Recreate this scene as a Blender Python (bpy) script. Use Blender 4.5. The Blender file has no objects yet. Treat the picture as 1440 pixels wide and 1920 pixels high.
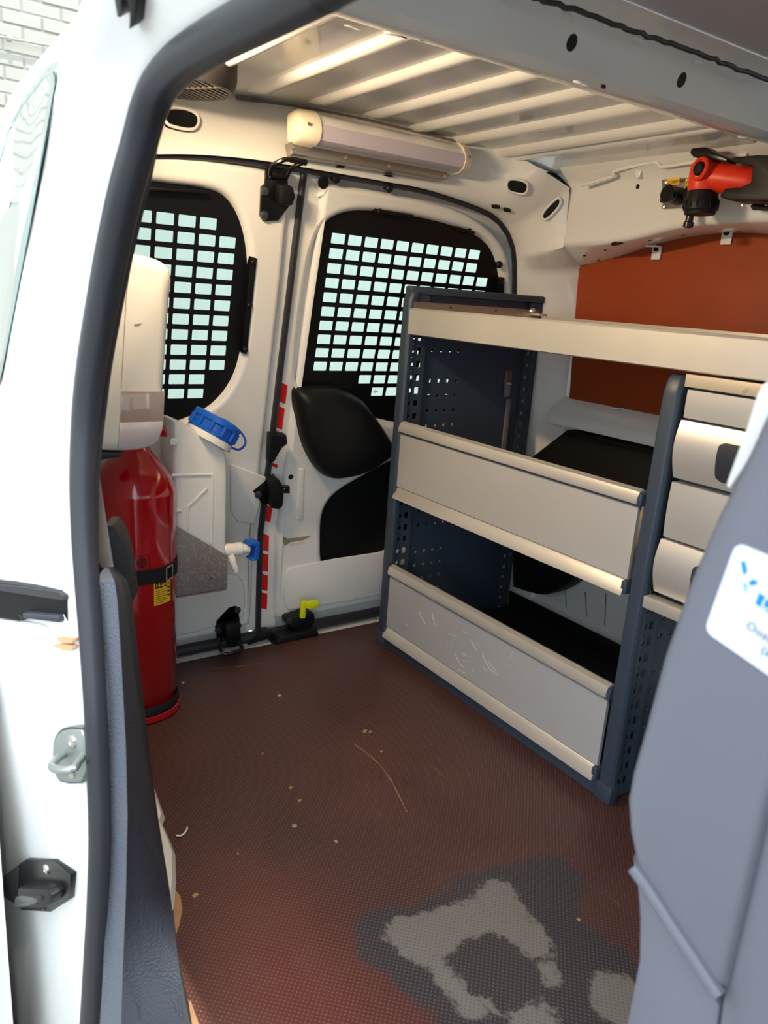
import bpy, bmesh, math, random
import numpy as np
from mathutils import Vector, Matrix
from mathutils.geometry import delaunay_2d_cdt

S = bpy.context.scene
COL = S.collection
random.seed(7)

# ------------------------------------------------------------------ camera
W, H = 1440, 1920
PP = np.array([720., 960.])
VX = np.array([-310., 485.]); VY = np.array([2900., 712.])      # vanishing points of the van's length and width
FPX = math.sqrt(-np.dot(VX - PP, VY - PP))
_n = lambda v: v / np.linalg.norm(v)
_ex = -_n(np.r_[VX - PP, FPX]); _ey = _n(np.r_[VY - PP, FPX]); _ez = np.cross(_ex, _ey)
MR = np.array([_ex, _ey, _ez])
CAM = np.array([0, 0, 0.85])
cam_d = bpy.data.cameras.new('camera'); cam = bpy.data.objects.new('camera', cam_d); COL.objects.link(cam)
cam_d.sensor_fit = 'HORIZONTAL'; cam_d.sensor_width = 36; cam_d.lens = FPX * 36 / W
cam_d.clip_start = 0.02
_r = MR[:, 0]; _u = -MR[:, 1]; _b = -MR[:, 2]
cam.matrix_world = Matrix([[_r[0], _u[0], _b[0], CAM[0]], [_r[1], _u[1], _b[1], CAM[1]], [_r[2], _u[2], _b[2], CAM[2]], [0, 0, 0, 1]])
cam_d.dof.use_dof = True; cam_d.dof.focus_distance = 1.75; cam_d.dof.aperture_fstop = 9.5
S.camera = cam

# ------------------------------------------------------------------ world, sun, exposure
world = bpy.data.worlds.new('world'); S.world = world; world.use_nodes = True
bg = world.node_tree.nodes['Background']
bg.inputs[0].default_value = (0.80, 0.91, 1.0, 1); bg.inputs[1].default_value = 2.3
sd = bpy.data.lights.new('sun', 'SUN'); sun = bpy.data.objects.new('sun', sd); COL.objects.link(sun)
sd.energy = 3.2; sd.color = (1, 0.97, 0.92); sd.angle = 0.01
sun.rotation_euler = Vector((-.40, .06, -.90)).to_track_quat('-Z', 'Y').to_euler()
S.view_settings.view_transform = 'Standard'; S.view_settings.look = 'None'
S.view_settings.gamma = 1; S.view_settings.use_curve_mapping = False
S.view_settings.exposure = 0.62

# ------------------------------------------------------------------ helpers: pixels of the photograph to points on known planes
def V(*a): return Vector(a)
def ray(x, y): return MR @ np.r_[x - PP[0], y - PP[1], FPX]
def PZ(x, y, z=0.): d = ray(x, y); return Vector(CAM + d * (z - CAM[2]) / d[2])
def PX(x, y, X): d = ray(x, y); return Vector(CAM + d * (X - CAM[0]) / d[0])
def PY(x, y, Y): d = ray(x, y); return Vector(CAM + d * (Y - CAM[1]) / d[1])

def srgb(c):
    f = lambda v: (v / 255 / 12.92) if v / 255 <= 0.04045 else ((v / 255 + 0.055) / 1.055) ** 2.4
    return (f(c[0]), f(c[1]), f(c[2]), 1)

class Fr:                                                     # a flat frame: 2D (u,v) plus depth w
    def __init__(s, o, u, v):
        s.o = Vector(o); s.u = Vector(u).normalized(); s.v = Vector(v).normalized(); s.w = s.u.cross(s.v).normalized()
    def p(s, a, b, c=0.): return s.o + s.u * a + s.v * b + s.w * c
    def px(s, x, y, c=0.):                                    # pixel to (u,v) on the plane at depth c
        d = Vector(ray(x, y)); o = Vector(CAM); q = s.o + s.w * c
        t = (q - o).dot(s.w) / d.dot(s.w); r = o + d * t - s.o
        return (r.dot(s.u), r.dot(s.v))
    def pts(s, l, c=0.): return [s.px(x, y, c) for x, y in l]

class MB:
    def __init__(s): s.v = []; s.f = []
    def add(s, vs, fs):
        b = len(s.v); s.v += [Vector(p) for p in vs]; s.f += [tuple(i + b for i in f) for f in fs]; return s
    def box(s, x0, x1, y0, y1, z0, z1, fr=None):
        c = [(x, y, z) for z in (z0, z1) for y in (y0, y1) for x in (x0, x1)]
        if fr: c = [fr.p(*p) for p in c]
        return s.add(c, [(0, 2, 3, 1), (4, 5, 7, 6), (0, 1, 5, 4), (2, 6, 7, 3), (0, 4, 6, 2), (1, 3, 7, 5)])
    def loft(s, loops, closed=True, cap=True):
        n = len(loops[0]); b = len(s.v)
        for l in loops: s.v += [Vector(p) for p in l]
        m = n if closed else n - 1
        for k in range(len(loops) - 1):
            for i in range(m):
                j = (i + 1) % n
                s.f.append((b + k * n + i, b + k * n + j, b + (k + 1) * n + j, b + (k + 1) * n + i))
        if cap and closed:
            s.f.append(tuple(b + i for i in reversed(range(n)))); s.f.append(tuple(b + (len(loops) - 1) * n + i for i in range(n)))
        return s
    def prism(s, poly, fr, w0, w1):
        return s.loft([[fr.p(a, b, w0) for a, b in poly], [fr.p(a, b, w1) for a, b in poly]])
    def tube(s, path, r, n=10, cap=True, closed=False):
        P = [Vector(p) for p in path]; rr = r if isinstance(r, (list, tuple)) else [r] * len(P)
        loops = []; nrm = None
        for i, p in enumerate(P):
            if closed: t = (P[(i + 1) % len(P)] - P[i - 1]).normalized()
            else: t = (P[min(i + 1, len(P) - 1)] - P[max(i - 1, 0)]).normalized()
            if nrm is None:
                nrm = t.orthogonal().normalized()
            nrm = (nrm - t * nrm.dot(t)).normalized(); bn = t.cross(nrm)
            loops.append([p + (nrm * math.cos(2 * math.pi * k / n) + bn * math.sin(2 * math.pi * k / n)) * rr[i] for k in range(n)])
        if closed: loops.append(loops[0])
        return s.loft(loops, True, cap and not closed)
    def lathe(s, prof, o, axis, n=24, cap=True):              # prof: (radius, height along axis)
        a = Vector(axis).normalized(); e = a.orthogonal().normalized(); g = a.cross(e); o = Vector(o)
        return s.loft([[o + a * h + (e * math.cos(2 * math.pi * k / n) + g * math.sin(2 * math.pi * k / n)) * max(r, 1e-4) for k in range(n)] for r, h in prof], True, cap)
    def plate(s, outline, holes, fr, w0, w1, lines=()):                 # flat sheet with real holes
        vs = []; es = []; loops = []
        for l in [outline] + holes:
            b = len(vs); k = len(l); vs += [Vector(p) for p in l]; es += [(b + i, b + (i + 1) % k) for i in range(k)]; loops.append(l)
        for a, b_ in lines:
            b = len(vs); vs += [Vector(a), Vector(b_)]; es.append((b, b + 1))
        ov, oe, of, *_ = delaunay_2d_cdt(vs, es, [], 0, 1e-6)
        def inside(p, l):
            r = False; j = len(l) - 1
            for i in range(len(l)):
                xi, yi = l[i]; xj, yj = l[j]
                if (yi > p[1]) != (yj > p[1]) and p[0] < (xj - xi) * (p[1] - yi) / (yj - yi) + xi: r = not r
                j = i
            return r
        bb = [(min(q[0] for q in l), max(q[0] for q in l), min(q[1] for q in l), max(q[1] for q in l)) for l in holes]
        keep = []
        for f in of:
            c = (sum((ov[i] for i in f), Vector((0, 0)))) / len(f)
            if not inside(c, outline): continue
            if any(x[0] < c[0] < x[1] and x[2] < c[1] < x[3] and inside(c, h) for x, h in zip(bb, holes)): continue
            a, b_, c_ = (ov[i] for i in f)
            if (b_ - a).cross(c_ - a) < 0: f = list(reversed(f))
            keep.append(tuple(f))
        cnt = {}
        for f in keep:
            for i in range(len(f)): cnt[(f[i], f[(i + 1) % len(f)])] = 1
        n = len(ov); b = len(s.v)
        s.v += [fr.p(q[0], q[1], w1) for q in ov] + [fr.p(q[0], q[1], w0) for q in ov]
        for f in keep:
            s.f.append(tuple(b + i for i in f)); s.f.append(tuple(b + n + i for i in reversed(f)))
        for (i, j) in cnt:
            if (j, i) not in cnt: s.f.append((b + j, b + i, b + n + i, b + n + j))
        return s

def link(name, mesh, parent=None):
    o = bpy.data.objects.new(name, mesh); COL.objects.link(o)
    if parent is not None:
        o.parent = parent; o.matrix_parent_inverse = parent.matrix_world.inverted() if parent.type != 'EMPTY' else Matrix.Translation(-parent.location)
    return o
def obj(name, mb, m, parent=None, bevel=0., seg=2, ang=32, flat=False, fixn=True):
    me = bpy.data.meshes.new(name)
    bm = bmesh.new(); vs = [bm.verts.new(p) for p in mb.v]
    for f in mb.f:
        try: bm.faces.new([vs[i] for i in f])
        except ValueError: pass
    bmesh.ops.remove_doubles(bm, verts=bm.verts, dist=1e-6)
    if fixn: bmesh.ops.recalc_face_normals(bm, faces=bm.faces)
    if bevel > 0:
        es = [e for e in bm.edges if len(e.link_faces) == 2 and e.calc_face_angle(0) > math.radians(ang)]
        bmesh.ops.bevel(bm, geom=es, offset=bevel, segments=seg, profile=0.5, affect='EDGES', clamp_overlap=True)
    bm.to_mesh(me); bm.free()
    me.materials.append(m)
    if not flat:
        me.polygons.foreach_set('use_smooth', [True] * len(me.polygons)); me.set_sharp_from_angle(angle=math.radians(ang))
    return link(name, me, parent)
def tag(o, label, cat, group=None):
    o['label'] = label; o['category'] = cat
    if group: o['group'] = group
    return o
def struct(o, label=None, cat=None):
    o['kind'] = 'structure'
    if label: o['label'] = label
    if cat: o['category'] = cat
    return o
def thing(name, loc, label, cat, group=None):
    e = bpy.data.objects.new(name, None); e.empty_display_size = 0.05; COL.objects.link(e); e.location = Vector(loc)
    return tag(e, label, cat, group)

def rrect(x0, x1, y0, y1, r, n=5):
    o = []
    for cx, cy, a in ((x1 - r, y1 - r, 0), (x0 + r, y1 - r, 90), (x0 + r, y0 + r, 180), (x1 - r, y0 + r, 270)):
        for k in range(n + 1):
            t = math.radians(a + 90 * k / n); o.append((cx + r * math.cos(t), cy + r * math.sin(t)))
    return o
def circ(cx, cy, r, n=16, ry=None): return [(cx + r * math.cos(2 * math.pi * k / n), cy + (ry or r) * math.sin(2 * math.pi * k / n)) for k in range(n)]
def smooth(pts, it=2, closed=True):                           # Chaikin corner cutting
    for _ in range(it):
        q = []; n = len(pts)
        if not closed: q.append(pts[0])
        for i in range(n if closed else n - 1):
            a = Vector(pts[i]); b = Vector(pts[(i + 1) % n]); q += [tuple(a * .75 + b * .25), tuple(a * .25 + b * .75)]
        if not closed: q.append(pts[-1])
        pts = q
    return pts
def area(l): return sum(l[i][0] * l[(i + 1) % len(l)][1] - l[(i + 1) % len(l)][0] * l[i][1] for i in range(len(l))) / 2
def inset(l, d):                                              # polygon offset, positive = inwards
    if area(l) < 0: l = list(reversed(l))
    n = len(l); o = []
    for i in range(n):
        a = Vector(l[i - 1]); b = Vector(l[i]); c = Vector(l[(i + 1) % n])
        e = (b - a).normalized(); g = (c - b).normalized()
        n1 = Vector((-e.y, e.x)); n2 = Vector((-g.y, g.x)); m = (n1 + n2)
        m = m / max(m.dot(m), 0.3) * 2 / 1.0 if m.length > 1e-6 else n1
        o.append(tuple(b + m * d))
    return o
def resample(P, n):
    P = [Vector(p) for p in P]; L = [0]
    for i in range(1, len(P)): L.append(L[-1] + (P[i] - P[i - 1]).length)
    o = []; k = 0
    for i in range(n):
        t = L[-1] * i / (n - 1)
        while k < len(P) - 2 and L[k + 1] < t: k += 1
        s = (t - L[k]) / max(L[k + 1] - L[k], 1e-9); o.append(P[k].lerp(P[k + 1], min(max(s, 0), 1)))
    return o
def spline(P, n=6):                                           # Catmull-Rom through points
    P = [Vector(p) for p in P]; o = []
    for i in range(len(P) - 1):
        a = P[max(i - 1, 0)]; b = P[i]; c = P[i + 1]; d = P[min(i + 2, len(P) - 1)]
        for k in range(n):
            t = k / n; o.append(.5 * ((2 * b) + (c - a) * t + (2 * a - 5 * b + 4 * c - d) * t * t + (3 * b - a - 3 * c + d) * t ** 3))
    o.append(P[-1]); return o

# ------------------------------------------------------------------ materials
MATS = {}
def mat(name, col, rough=.5, metal=0., coat=0., bump=0., bscale=200., var=0., vscale=8., trans=0., ior=1.45, spec=.5, emit=None, estr=1., dirt=None, dscale=30., dth=.62):
    m = bpy.data.materials.new(name); m.use_nodes = True; nt = m.node_tree; b = nt.nodes['Principled BSDF']
    c = srgb(col); b.inputs['Base Color'].default_value = c
    b.inputs['Roughness'].default_value = rough; b.inputs['Metallic'].default_value = metal
    b.inputs['Coat Weight'].default_value = coat; b.inputs['Coat Roughness'].default_value = .05
    b.inputs['Transmission Weight'].default_value = trans; b.inputs['IOR'].default_value = ior
    b.inputs['Specular IOR Level'].default_value = spec
    if emit: b.inputs['Emission Color'].default_value = srgb(emit); b.inputs['Emission Strength'].default_value = estr
    tc = nt.nodes.new('ShaderNodeTexCoord')
    if var or dirt:
        nz = nt.nodes.new('ShaderNodeTexNoise'); nz.inputs['Scale'].default_value = vscale; nz.inputs['Detail'].default_value = 6
        nt.links.new(tc.outputs['Object'], nz.inputs['Vector'])
        mx = nt.nodes.new('ShaderNodeMix'); mx.data_type = 'RGBA'
        mx.inputs[6].default_value = tuple(v * (1 - var) for v in c[:3]) + (1,); mx.inputs[7].default_value = tuple(min(1, v * (1 + var)) for v in c[:3]) + (1,)
        nt.links.new(nz.outputs['Fac'], mx.inputs[0]); out = mx.outputs[2]
        if dirt:
            n2 = nt.nodes.new('ShaderNodeTexNoise'); n2.inputs['Scale'].default_value = dscale; n2.inputs['Detail'].default_value = 8; n2.inputs['Roughness'].default_value = .7
            nt.links.new(tc.outputs['Object'], n2.inputs['Vector'])
            rp = nt.nodes.new('ShaderNodeValToRGB'); rp.color_ramp.elements[0].position = dth; rp.color_ramp.elements[1].position = dth + .1
            nt.links.new(n2.outputs['Fac'], rp.inputs[0])
            m2 = nt.nodes.new('ShaderNodeMix'); m2.data_type = 'RGBA'; m2.inputs[7].default_value = srgb(dirt)
            nt.links.new(rp.outputs[0], m2.inputs[0]); nt.links.new(out, m2.inputs[6]); out = m2.outputs[2]
        nt.links.new(out, b.inputs['Base Color'])
    if bump:
        nb = nt.nodes.new('ShaderNodeTexNoise'); nb.inputs['Scale'].default_value = bscale; nb.inputs['Detail'].default_value = 3
        nt.links.new(tc.outputs['Object'], nb.inputs['Vector'])
        bp = nt.nodes.new('ShaderNodeBump'); bp.inputs['Strength'].default_value = bump; bp.inputs['Distance'].default_value = .002
        nt.links.new(nb.outputs['Fac'], bp.inputs['Height']); nt.links.new(bp.outputs['Normal'], b.inputs['Normal'])
    MATS[name] = m; return m

paint = mat('white_paint', (226, 226, 224), .22, coat=.6, var=.02)
paint_d = mat('white_door_paint', (228, 228, 226), .22, coat=.6, var=.02, dirt=(205, 200, 190), dscale=14, dth=.66)
black_m = mat('black_steel', (9, 10, 13), .45, spec=.35)
black_p = mat('black_plastic', (14, 15, 17), .5, bump=.15, bscale=600, spec=.4)
black_s = mat('black_satin', (12, 12, 14), .3)
rubber = mat('rubber_seal', (40, 41, 47), .42, bump=.1, bscale=500)
trim_g = mat('grey_grained_plastic', (84, 88, 98), .5, bump=1.0, bscale=340, spec=.5)
trim_dk = mat('dark_lining', (52, 52, 56), .75, bump=.4, bscale=400)
shelf_n = mat('shelf_slate', (56, 66, 80), .4, spec=.45, var=.06)
alu = mat('brushed_aluminium', (222, 216, 206), .36, metal=.6, bump=.05, bscale=300, var=.06, vscale=14, dirt=(150, 142, 132), dscale=26, dth=.68)
alu_flat = mat('aluminium_front', (204, 200, 195), .45, metal=.45, var=.05, vscale=8, dirt=(214, 212, 208), dscale=60, dth=.64)
drawer_m = mat('drawer_silver', (206, 202, 196), .4, metal=.55, var=.03, dirt=(150, 140, 128), dscale=18, dth=.72)
steel = mat('stainless_steel', (168, 160, 152), .35, metal=.9, var=.06, dirt=(110, 100, 95), dscale=120, dth=.6)
steel_br = mat('bracket_steel', (138, 130, 130), .5, metal=.4, var=.1, dirt=(168, 163, 164), dscale=160, dth=.52)
chrome = mat('zinc', (200, 198, 190), .3, metal=.9)
red = mat('extinguisher_red', (172, 6, 18), .16, coat=.7)
red_o = mat('torch_orange_red', (224, 52, 22), .4, var=.05)
red_r = mat('reflector_red', (214, 18, 14), .35)
white_pl = mat('white_plastic', (232, 230, 224), .25, coat=.3)
cream = mat('cream_plastic', (236, 226, 202), .3)
hdpe = mat('milky_plastic', (226, 227, 224), .38, var=.02)
blue = mat('blue_plastic', (18, 92, 196), .33)
yellow = mat('yellow_plastic', (226, 232, 22), .4)
label_y = mat('yellow_label', (236, 190, 30), .4)
label_k = mat('label_black', (15, 12, 12), .4)
white_lb = mat('label_white', (214, 222, 234), .35)
blue_lb = mat('label_blue', (20, 130, 240), .4)
grey_tx = mat('label_grey_ink', (110, 116, 130), .5)
diffuser = mat('lamp_diffuser', (196, 188, 200), .3)
smoke = mat('smoky_window', (148, 134, 132), .06, coat=.8)
ply = mat('orange_plywood', (148, 59, 9), .6, var=.16, vscale=10, dirt=(120, 54, 18), dscale=40, dth=.7)
wood_e = mat('plywood_edge', (170, 130, 92), .7, var=.2, vscale=60)
rust = mat('rust', (200, 150, 110), .7, var=.2, vscale=90)
headl = mat('headliner', (176, 172, 176), .45)
panel_g = mat('grey_panel', (104, 106, 116), .4, var=.05)
latch_g = mat('latch_grey', (52, 54, 60), .3)
teal = mat('window_teal', (128, 164, 164), .12, coat=.6)
pane_m = mat('side_pane', (176, 188, 180), .06, coat=.8)
concrete = mat('concrete', (124, 122, 118), .85, var=.1, vscale=2)
brick_m = mat('white_brick', (160, 157, 148), .8, var=.03, vscale=20, bump=.3, bscale=60)
mortar = mat('mortar', (150, 147, 138), .9)
wear_m = mat('rubbed_paint', (150, 140, 118), .8)

def glass_mat():
    m = bpy.data.materials.new('green_tinted_glass'); m.use_nodes = True; nt = m.node_tree
    nt.nodes.remove(nt.nodes['Principled BSDF']); out = nt.nodes['Material Output']
    t = nt.nodes.new('ShaderNodeBsdfTransparent'); t.inputs[0].default_value = (.585, .65, .615, 1)
    g = nt.nodes.new('ShaderNodeBsdfGlossy'); g.inputs['Roughness'].default_value = .02
    mx = nt.nodes.new('ShaderNodeMixShader'); mx.inputs[0].default_value = .06
    nt.links.new(t.outputs[0], mx.inputs[1]); nt.links.new(g.outputs[0], mx.inputs[2]); nt.links.new(mx.outputs[0], out.inputs[0]); return m
glass = glass_mat()

def floor_mat():
    m = bpy.data.materials.new('brown_antislip_plywood'); m.use_nodes = True; nt = m.node_tree; b = nt.nodes['Principled BSDF']
    N = nt.nodes.new; L = nt.links.new
    tc = N('ShaderNodeTexCoord'); co = tc.outputs['Object']
    def math_(op, a, b_=None, c=None):
        n = N('ShaderNodeMath'); n.operation = op
        for i, x in enumerate((a, b_, c)):
            if x is None: continue
            if isinstance(x, (int, float)): n.inputs[i].default_value = x
            else: L(x, n.inputs[i])
        return n.outputs[0]
    def noise(s, d=5, r=.6, off=0):
        n = N('ShaderNodeTexNoise'); n.inputs['Scale'].default_value = s; n.inputs['Detail'].default_value = d; n.inputs['Roughness'].default_value = r
        mp = N('ShaderNodeMapping'); mp.inputs['Location'].default_value = (off, off, 0); L(co, mp.inputs[0]); L(mp.outputs[0], n.inputs[0]); return n.outputs['Fac']
    def mix(f, a, b_):
        n = N('ShaderNodeMix'); n.data_type = 'RGBA'
        for i, x in ((0, f), (6, a), (7, b_)):
            if isinstance(x, (tuple, float)): n.inputs[i].default_value = x
            else: L(x, n.inputs[i])
        return n.outputs[2]
    def ramp(f, a, b_):
        n = N('ShaderNodeMapRange'); n.interpolation_type = 'SMOOTHSTEP'; L(f, n.inputs[0]); n.inputs[1].default_value = a; n.inputs[2].default_value = b_; return n.outputs[0]
    sx = N('ShaderNodeSeparateXYZ'); L(co, sx.inputs[0]); X, Y = sx.outputs[0], sx.outputs[1]
    k = 2 * math.pi / .0078
    dots = ramp(math_('MULTIPLY', math_('SINE', math_('MULTIPLY', X, k)), math_('SINE', math_('MULTIPLY', Y, k))), .35, .8)
    wob = math_('MULTIPLY', math_('SUBTRACT', noise(9, 6, .65), .5), .34)
    def blob(p, rx, ry, lo=.7, hi=1.05):
        dx = math_('DIVIDE', math_('SUBTRACT', X, p[0]), rx); dy = math_('DIVIDE', math_('SUBTRACT', Y, p[1]), ry)
        d = math_('SQRT', math_('ADD', math_('MULTIPLY', dx, dx), math_('MULTIPLY', dy, dy)))
        return math_('SUBTRACT', 1, ramp(math_('ADD', d, math_('MULTIPLY', wob, 1.9)), lo, hi))
    edge = math_('ADD', math_('MULTIPLY', math_('SUBTRACT', noise(30, 8, .8), .5), 2.6), math_('MULTIPLY', math_('SUBTRACT', noise(10, 4, .6, 5), .5), 1.6))
    def many(l, lo, hi):
        r = None
        for x, y, q in l:
            p = PZ(x, y); q = q * 1.55
            dx = math_('DIVIDE', math_('SUBTRACT', X, p[0]), q); dy = math_('DIVIDE', math_('SUBTRACT', Y, p[1]), q)
            d = math_('MAXIMUM', math_('SUBTRACT', 1, math_('ADD', math_('MULTIPLY', dx, dx), math_('MULTIPLY', dy, dy))), 0)
            b_ = math_('MULTIPLY', d, d); r = b_ if r is None else math_('ADD', r, b_)
        return ramp(math_('ADD', r, math_('MULTIPLY', edge, math_('MINIMUM', r, .7))), lo, hi)
    dk = many(((725, 1752, .05), (800, 1765, .075), (925, 1700, .085), (1010, 1670, .06), (1000, 1800, .10), (890, 1850, .085), (1100, 1830, .08), (1060, 1905, .11), (1045, 1640, .045)), .02, 1.0)
    spk = math_('ADD', math_('MULTIPLY', math_('SUBTRACT', noise(120, 3, .6, 2), .5), 1.3), math_('MULTIPLY', math_('SUBTRACT', noise(38, 5, .7, 7), .5), 1.0))
    dk = ramp(math_('ADD', dk, math_('MULTIPLY', spk, .6)), .10, .65)
    lt = many(((752, 1750, .034), (800, 1745, .040), (850, 1735, .042), (900, 1712, .042), (935, 1672, .036), (975, 1735, .040), (1008, 1780, .034), (1035, 1830, .022), (800, 1785, .034), (845, 1840, .024), (885, 1885, .028), (1000, 1912, .045), (1150, 1855, .042), (1172, 1895, .04)), .15, 1.1)
    lt = ramp(math_('ADD', lt, math_('MULTIPLY', spk, 1.1)), .30, .85)
    wear = ramp(noise(3.2, 8, .7, 3.1), .42, .72)
    base = mix(noise(2.5, 6, .6), srgb((60, 37, 35)), srgb((78, 49, 45)))
    redn = blob(PZ(560, 1860), .26, .13, .1, 1.5)  # redder floor by the door, the daylight there put into the colour
    base = mix(math_('MULTIPLY', redn, .75), base, srgb((98, 40, 36)))
    base = mix(math_('MULTIPLY', wear, .35), base, srgb((96, 62, 56)))
    base = mix(math_('MULTIPLY', dots, .36), base, srgb((150, 110, 100)))
    base = mix(math_('MULTIPLY', dk, .88), base, mix(math_('MULTIPLY', dots, .5), srgb((48, 48, 54)), srgb((120, 112, 110))))
    base = mix(math_('MULTIPLY', lt, .66), base, mix(math_('MULTIPLY', dots, .75), srgb((138, 132, 126)), srgb((78, 74, 72))))
    sc = N('ShaderNodeTexNoise'); mp = N('ShaderNodeMapping'); mp.inputs['Scale'].default_value = (4, 60, 1); mp.inputs['Rotation'].default_value = (0, 0, .7)
    L(co, mp.inputs[0]); L(mp.outputs[0], sc.inputs[0]); sc.inputs['Scale'].default_value = 1.5; sc.inputs['Detail'].default_value = 8
    base = mix(math_('MULTIPLY', ramp(sc.outputs['Fac'], .7, .78), .25), base, srgb((170, 130, 110)))
    base = mix(math_('MULTIPLY', ramp(noise(140, 2, .5, 9), .74, .78), .5), base, srgb((180, 140, 115)))
    L(base, b.inputs['Base Color'])
    L(math_('ADD', .36, math_('MULTIPLY', wear, .2)), b.inputs['Roughness'])
    bp = N('ShaderNodeBump'); bp.inputs['Strength'].default_value = .5; bp.inputs['Distance'].default_value = .0008; L(dots, bp.inputs['Height']); L(bp.outputs[0], b.inputs['Normal'])
    return m
floor_m = floor_mat()

# ================================================================== SETTING: outside
ground = obj('ground', MB().box(-30, 30, -30, 30, -.62, -.6), concrete); struct(ground, 'pale concrete yard around the van', 'ground')
XW = -5.6
bw = obj('wall_yard', MB().box(XW - .2, XW - .006, -4, 1.47, -.6, 5), mortar); struct(bw, 'white painted brick wall beyond the van', 'wall')
bm_ = MB().box(-.03, 0, 0, .214, 0, .066); brick0 = obj('brick', bm_, brick_m, bw, bevel=.004, seg=1)
brick0.location = (XW, .2, 2.3)
first = True
for r in range(22):
    for c in range(9):
        y = -.62 + c * .224 + (.112 if r % 2 else 0); z = 1.5 + r * .076
        if first: b_ = brick0; first = False
        else:
            b_ = brick0.copy(); COL.objects.link(b_)
        b_.location = (XW + random.uniform(-.003, .003), y, z)
fw_ = obj('wall_bright_backdrop', MB().box(-9.2, -9, 1.9, 16, -.6, 3.2), mat('pale_render', (240, 242, 240), .8)); struct(fw_, 'pale wall added far behind the van to brighten the rear windows', 'wall')  # added wall, its pale face keeps the rear windows evenly bright
pa = PX(-40, 62, XW + .04); pb = PX(160, 97, XW + .04)
cond = thing('conduit', pa, 'thin white conduit pipe clipped along the brick wall', 'pipe')
obj('pipe', MB().tube([pa, pb], .008, 8), brick_m, cond)
obj('clip', MB().tube([pa.lerp(pb, .27) - V(0, .012, 0), pa.lerp(pb, .27) + V(0, .012, 0)], .018, 8), brick_m, cond)

# ================================================================== SETTING: floor, roof
FY0 = .315
fl = obj('floor', MB().prism([(-1.605, FY0), (-.95, FY0), (-.72, FY0 - .045), (.6, FY0 - .16), (.6, 1.53), (-1.605, 1.53)], Fr((0, 0, 0), (1, 0, 0), (0, 1, 0)), -.014, 0), floor_m, bevel=.001, seg=1)
struct(fl, 'worn dark brown anti-slip plywood floor of the van', 'floor')
for x, y in ((343, 1280), (524, 1304), (552, 1548)):
    p = PZ(x, y); obj('screw', MB().lathe([(0, .0016), (.0035, .0016), (.0045, .0008), (.0046, 0)][::-1], p, (0, 0, 1), 14), chrome, fl)
for x, y, l in ((562, 1502, .004), (545, 1478, .004), (630, 1579, .0035), (366, 1680, .005), (492, 1414, .003), (684, 1372, .006), (694, 1373, .004), (446, 1602, .002), (1085, 1725, .003), (715, 1410, .003)):
    p = PZ(x, y); a = random.uniform(0, 3)
    f = Fr(p, (math.cos(a), math.sin(a), 0), (-math.sin(a), math.cos(a), 0))
    tag(obj('wood_crumb', MB().prism([(-l, -l * .5), (l * .8, -l * .7), (l, l * .4), (-l * .6, l * .7)], f, .0003, .002), wood_e), 'tiny pale wood crumb lying on the brown floor', 'crumb', 'crumbs on the floor')
sh = [PZ(331, 1566, .003), PZ(338, 1567, .003), PZ(345, 1563, .003), PZ(350, 1556, .003), PZ(351, 1551, .003)]
tag(obj('wire_snippet', MB().tube(spline(sh), .0014, 6), white_pl), 'short curved white plastic snippet on the floor by the grey trim', 'snippet')
for path, in (([PZ(x, y, .0004) for x, y in ((662, 1394), (700, 1422), (728, 1455), (748, 1492), (763, 1522))],), ([PZ(x, y, .0004) for x, y in ((400, 1254), (450, 1249), (498, 1241))],)):
    P = spline(path, 5); m = MB()
    side = [V((P[min(i + 1, len(P) - 1)] - P[max(i - 1, 0)]).y, -(P[min(i + 1, len(P) - 1)] - P[max(i - 1, 0)]).x, 0).normalized() * (.0011 * (.4 + random.random() * .6)) for i in range(len(P))]
    m.loft([[p + s_, p - s_] for p, s_ in zip(P, side)], closed=False, cap=False); obj('scratch', m, wood_e, fl, fixn=False)

ZR = 1.215
def zr(Y): return 1.217 - .19 * (Y - .85) ** 2
def RH(x, y, dz=0.):                                          # pixel on the cambered roof
    z = 1.2
    for _ in range(12): p = PZ(x, y, z + dz); z = zr(p.y)
    return p
ys = [.32 + k * .04 for k in range(33)]
roof = obj('ceiling', MB().loft([[V(X, Y, zr(Y)) for Y in ys] + [V(X, Y, zr(Y) + .02) for Y in reversed(ys)] for X in (-1.70, -.90)]), paint, ang=30); struct(roof, 'glossy white ribbed steel van roof seen from below', 'ceiling')
ribs = [((440, 110), (575, 50)), ((500, 178), (710, 75)), ((615, 198), (845, 107)), ((725, 222), (975, 137)), ((822, 245), (1087, 167)), ((912, 265), (1190, 197)), ((990, 289), (1285, 227)), ((1052, 327), (1390, 267))]
for a, b_ in ribs:
    y = (RH(*a, -.006).y + RH(*b_, -.006).y) / 2
    pr = [(-.019, .001), (-.014, -.005), (-.007, -.0105), (0, -.012), (.007, -.0105), (.014, -.005), (.019, .001)]
    f0 = lambda X, s: [V(X, y + u * (.6 if s < .5 else 1), zr(y + u) + v * s) for u, v in pr]
    obj('roof_rib', MB().loft([f0(-1.53, .05), f0(-1.50, .7), f0(-1.47, 1), f0(-.9, 1)], closed=False, cap=False), paint, roof, fixn=False, ang=60)

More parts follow.
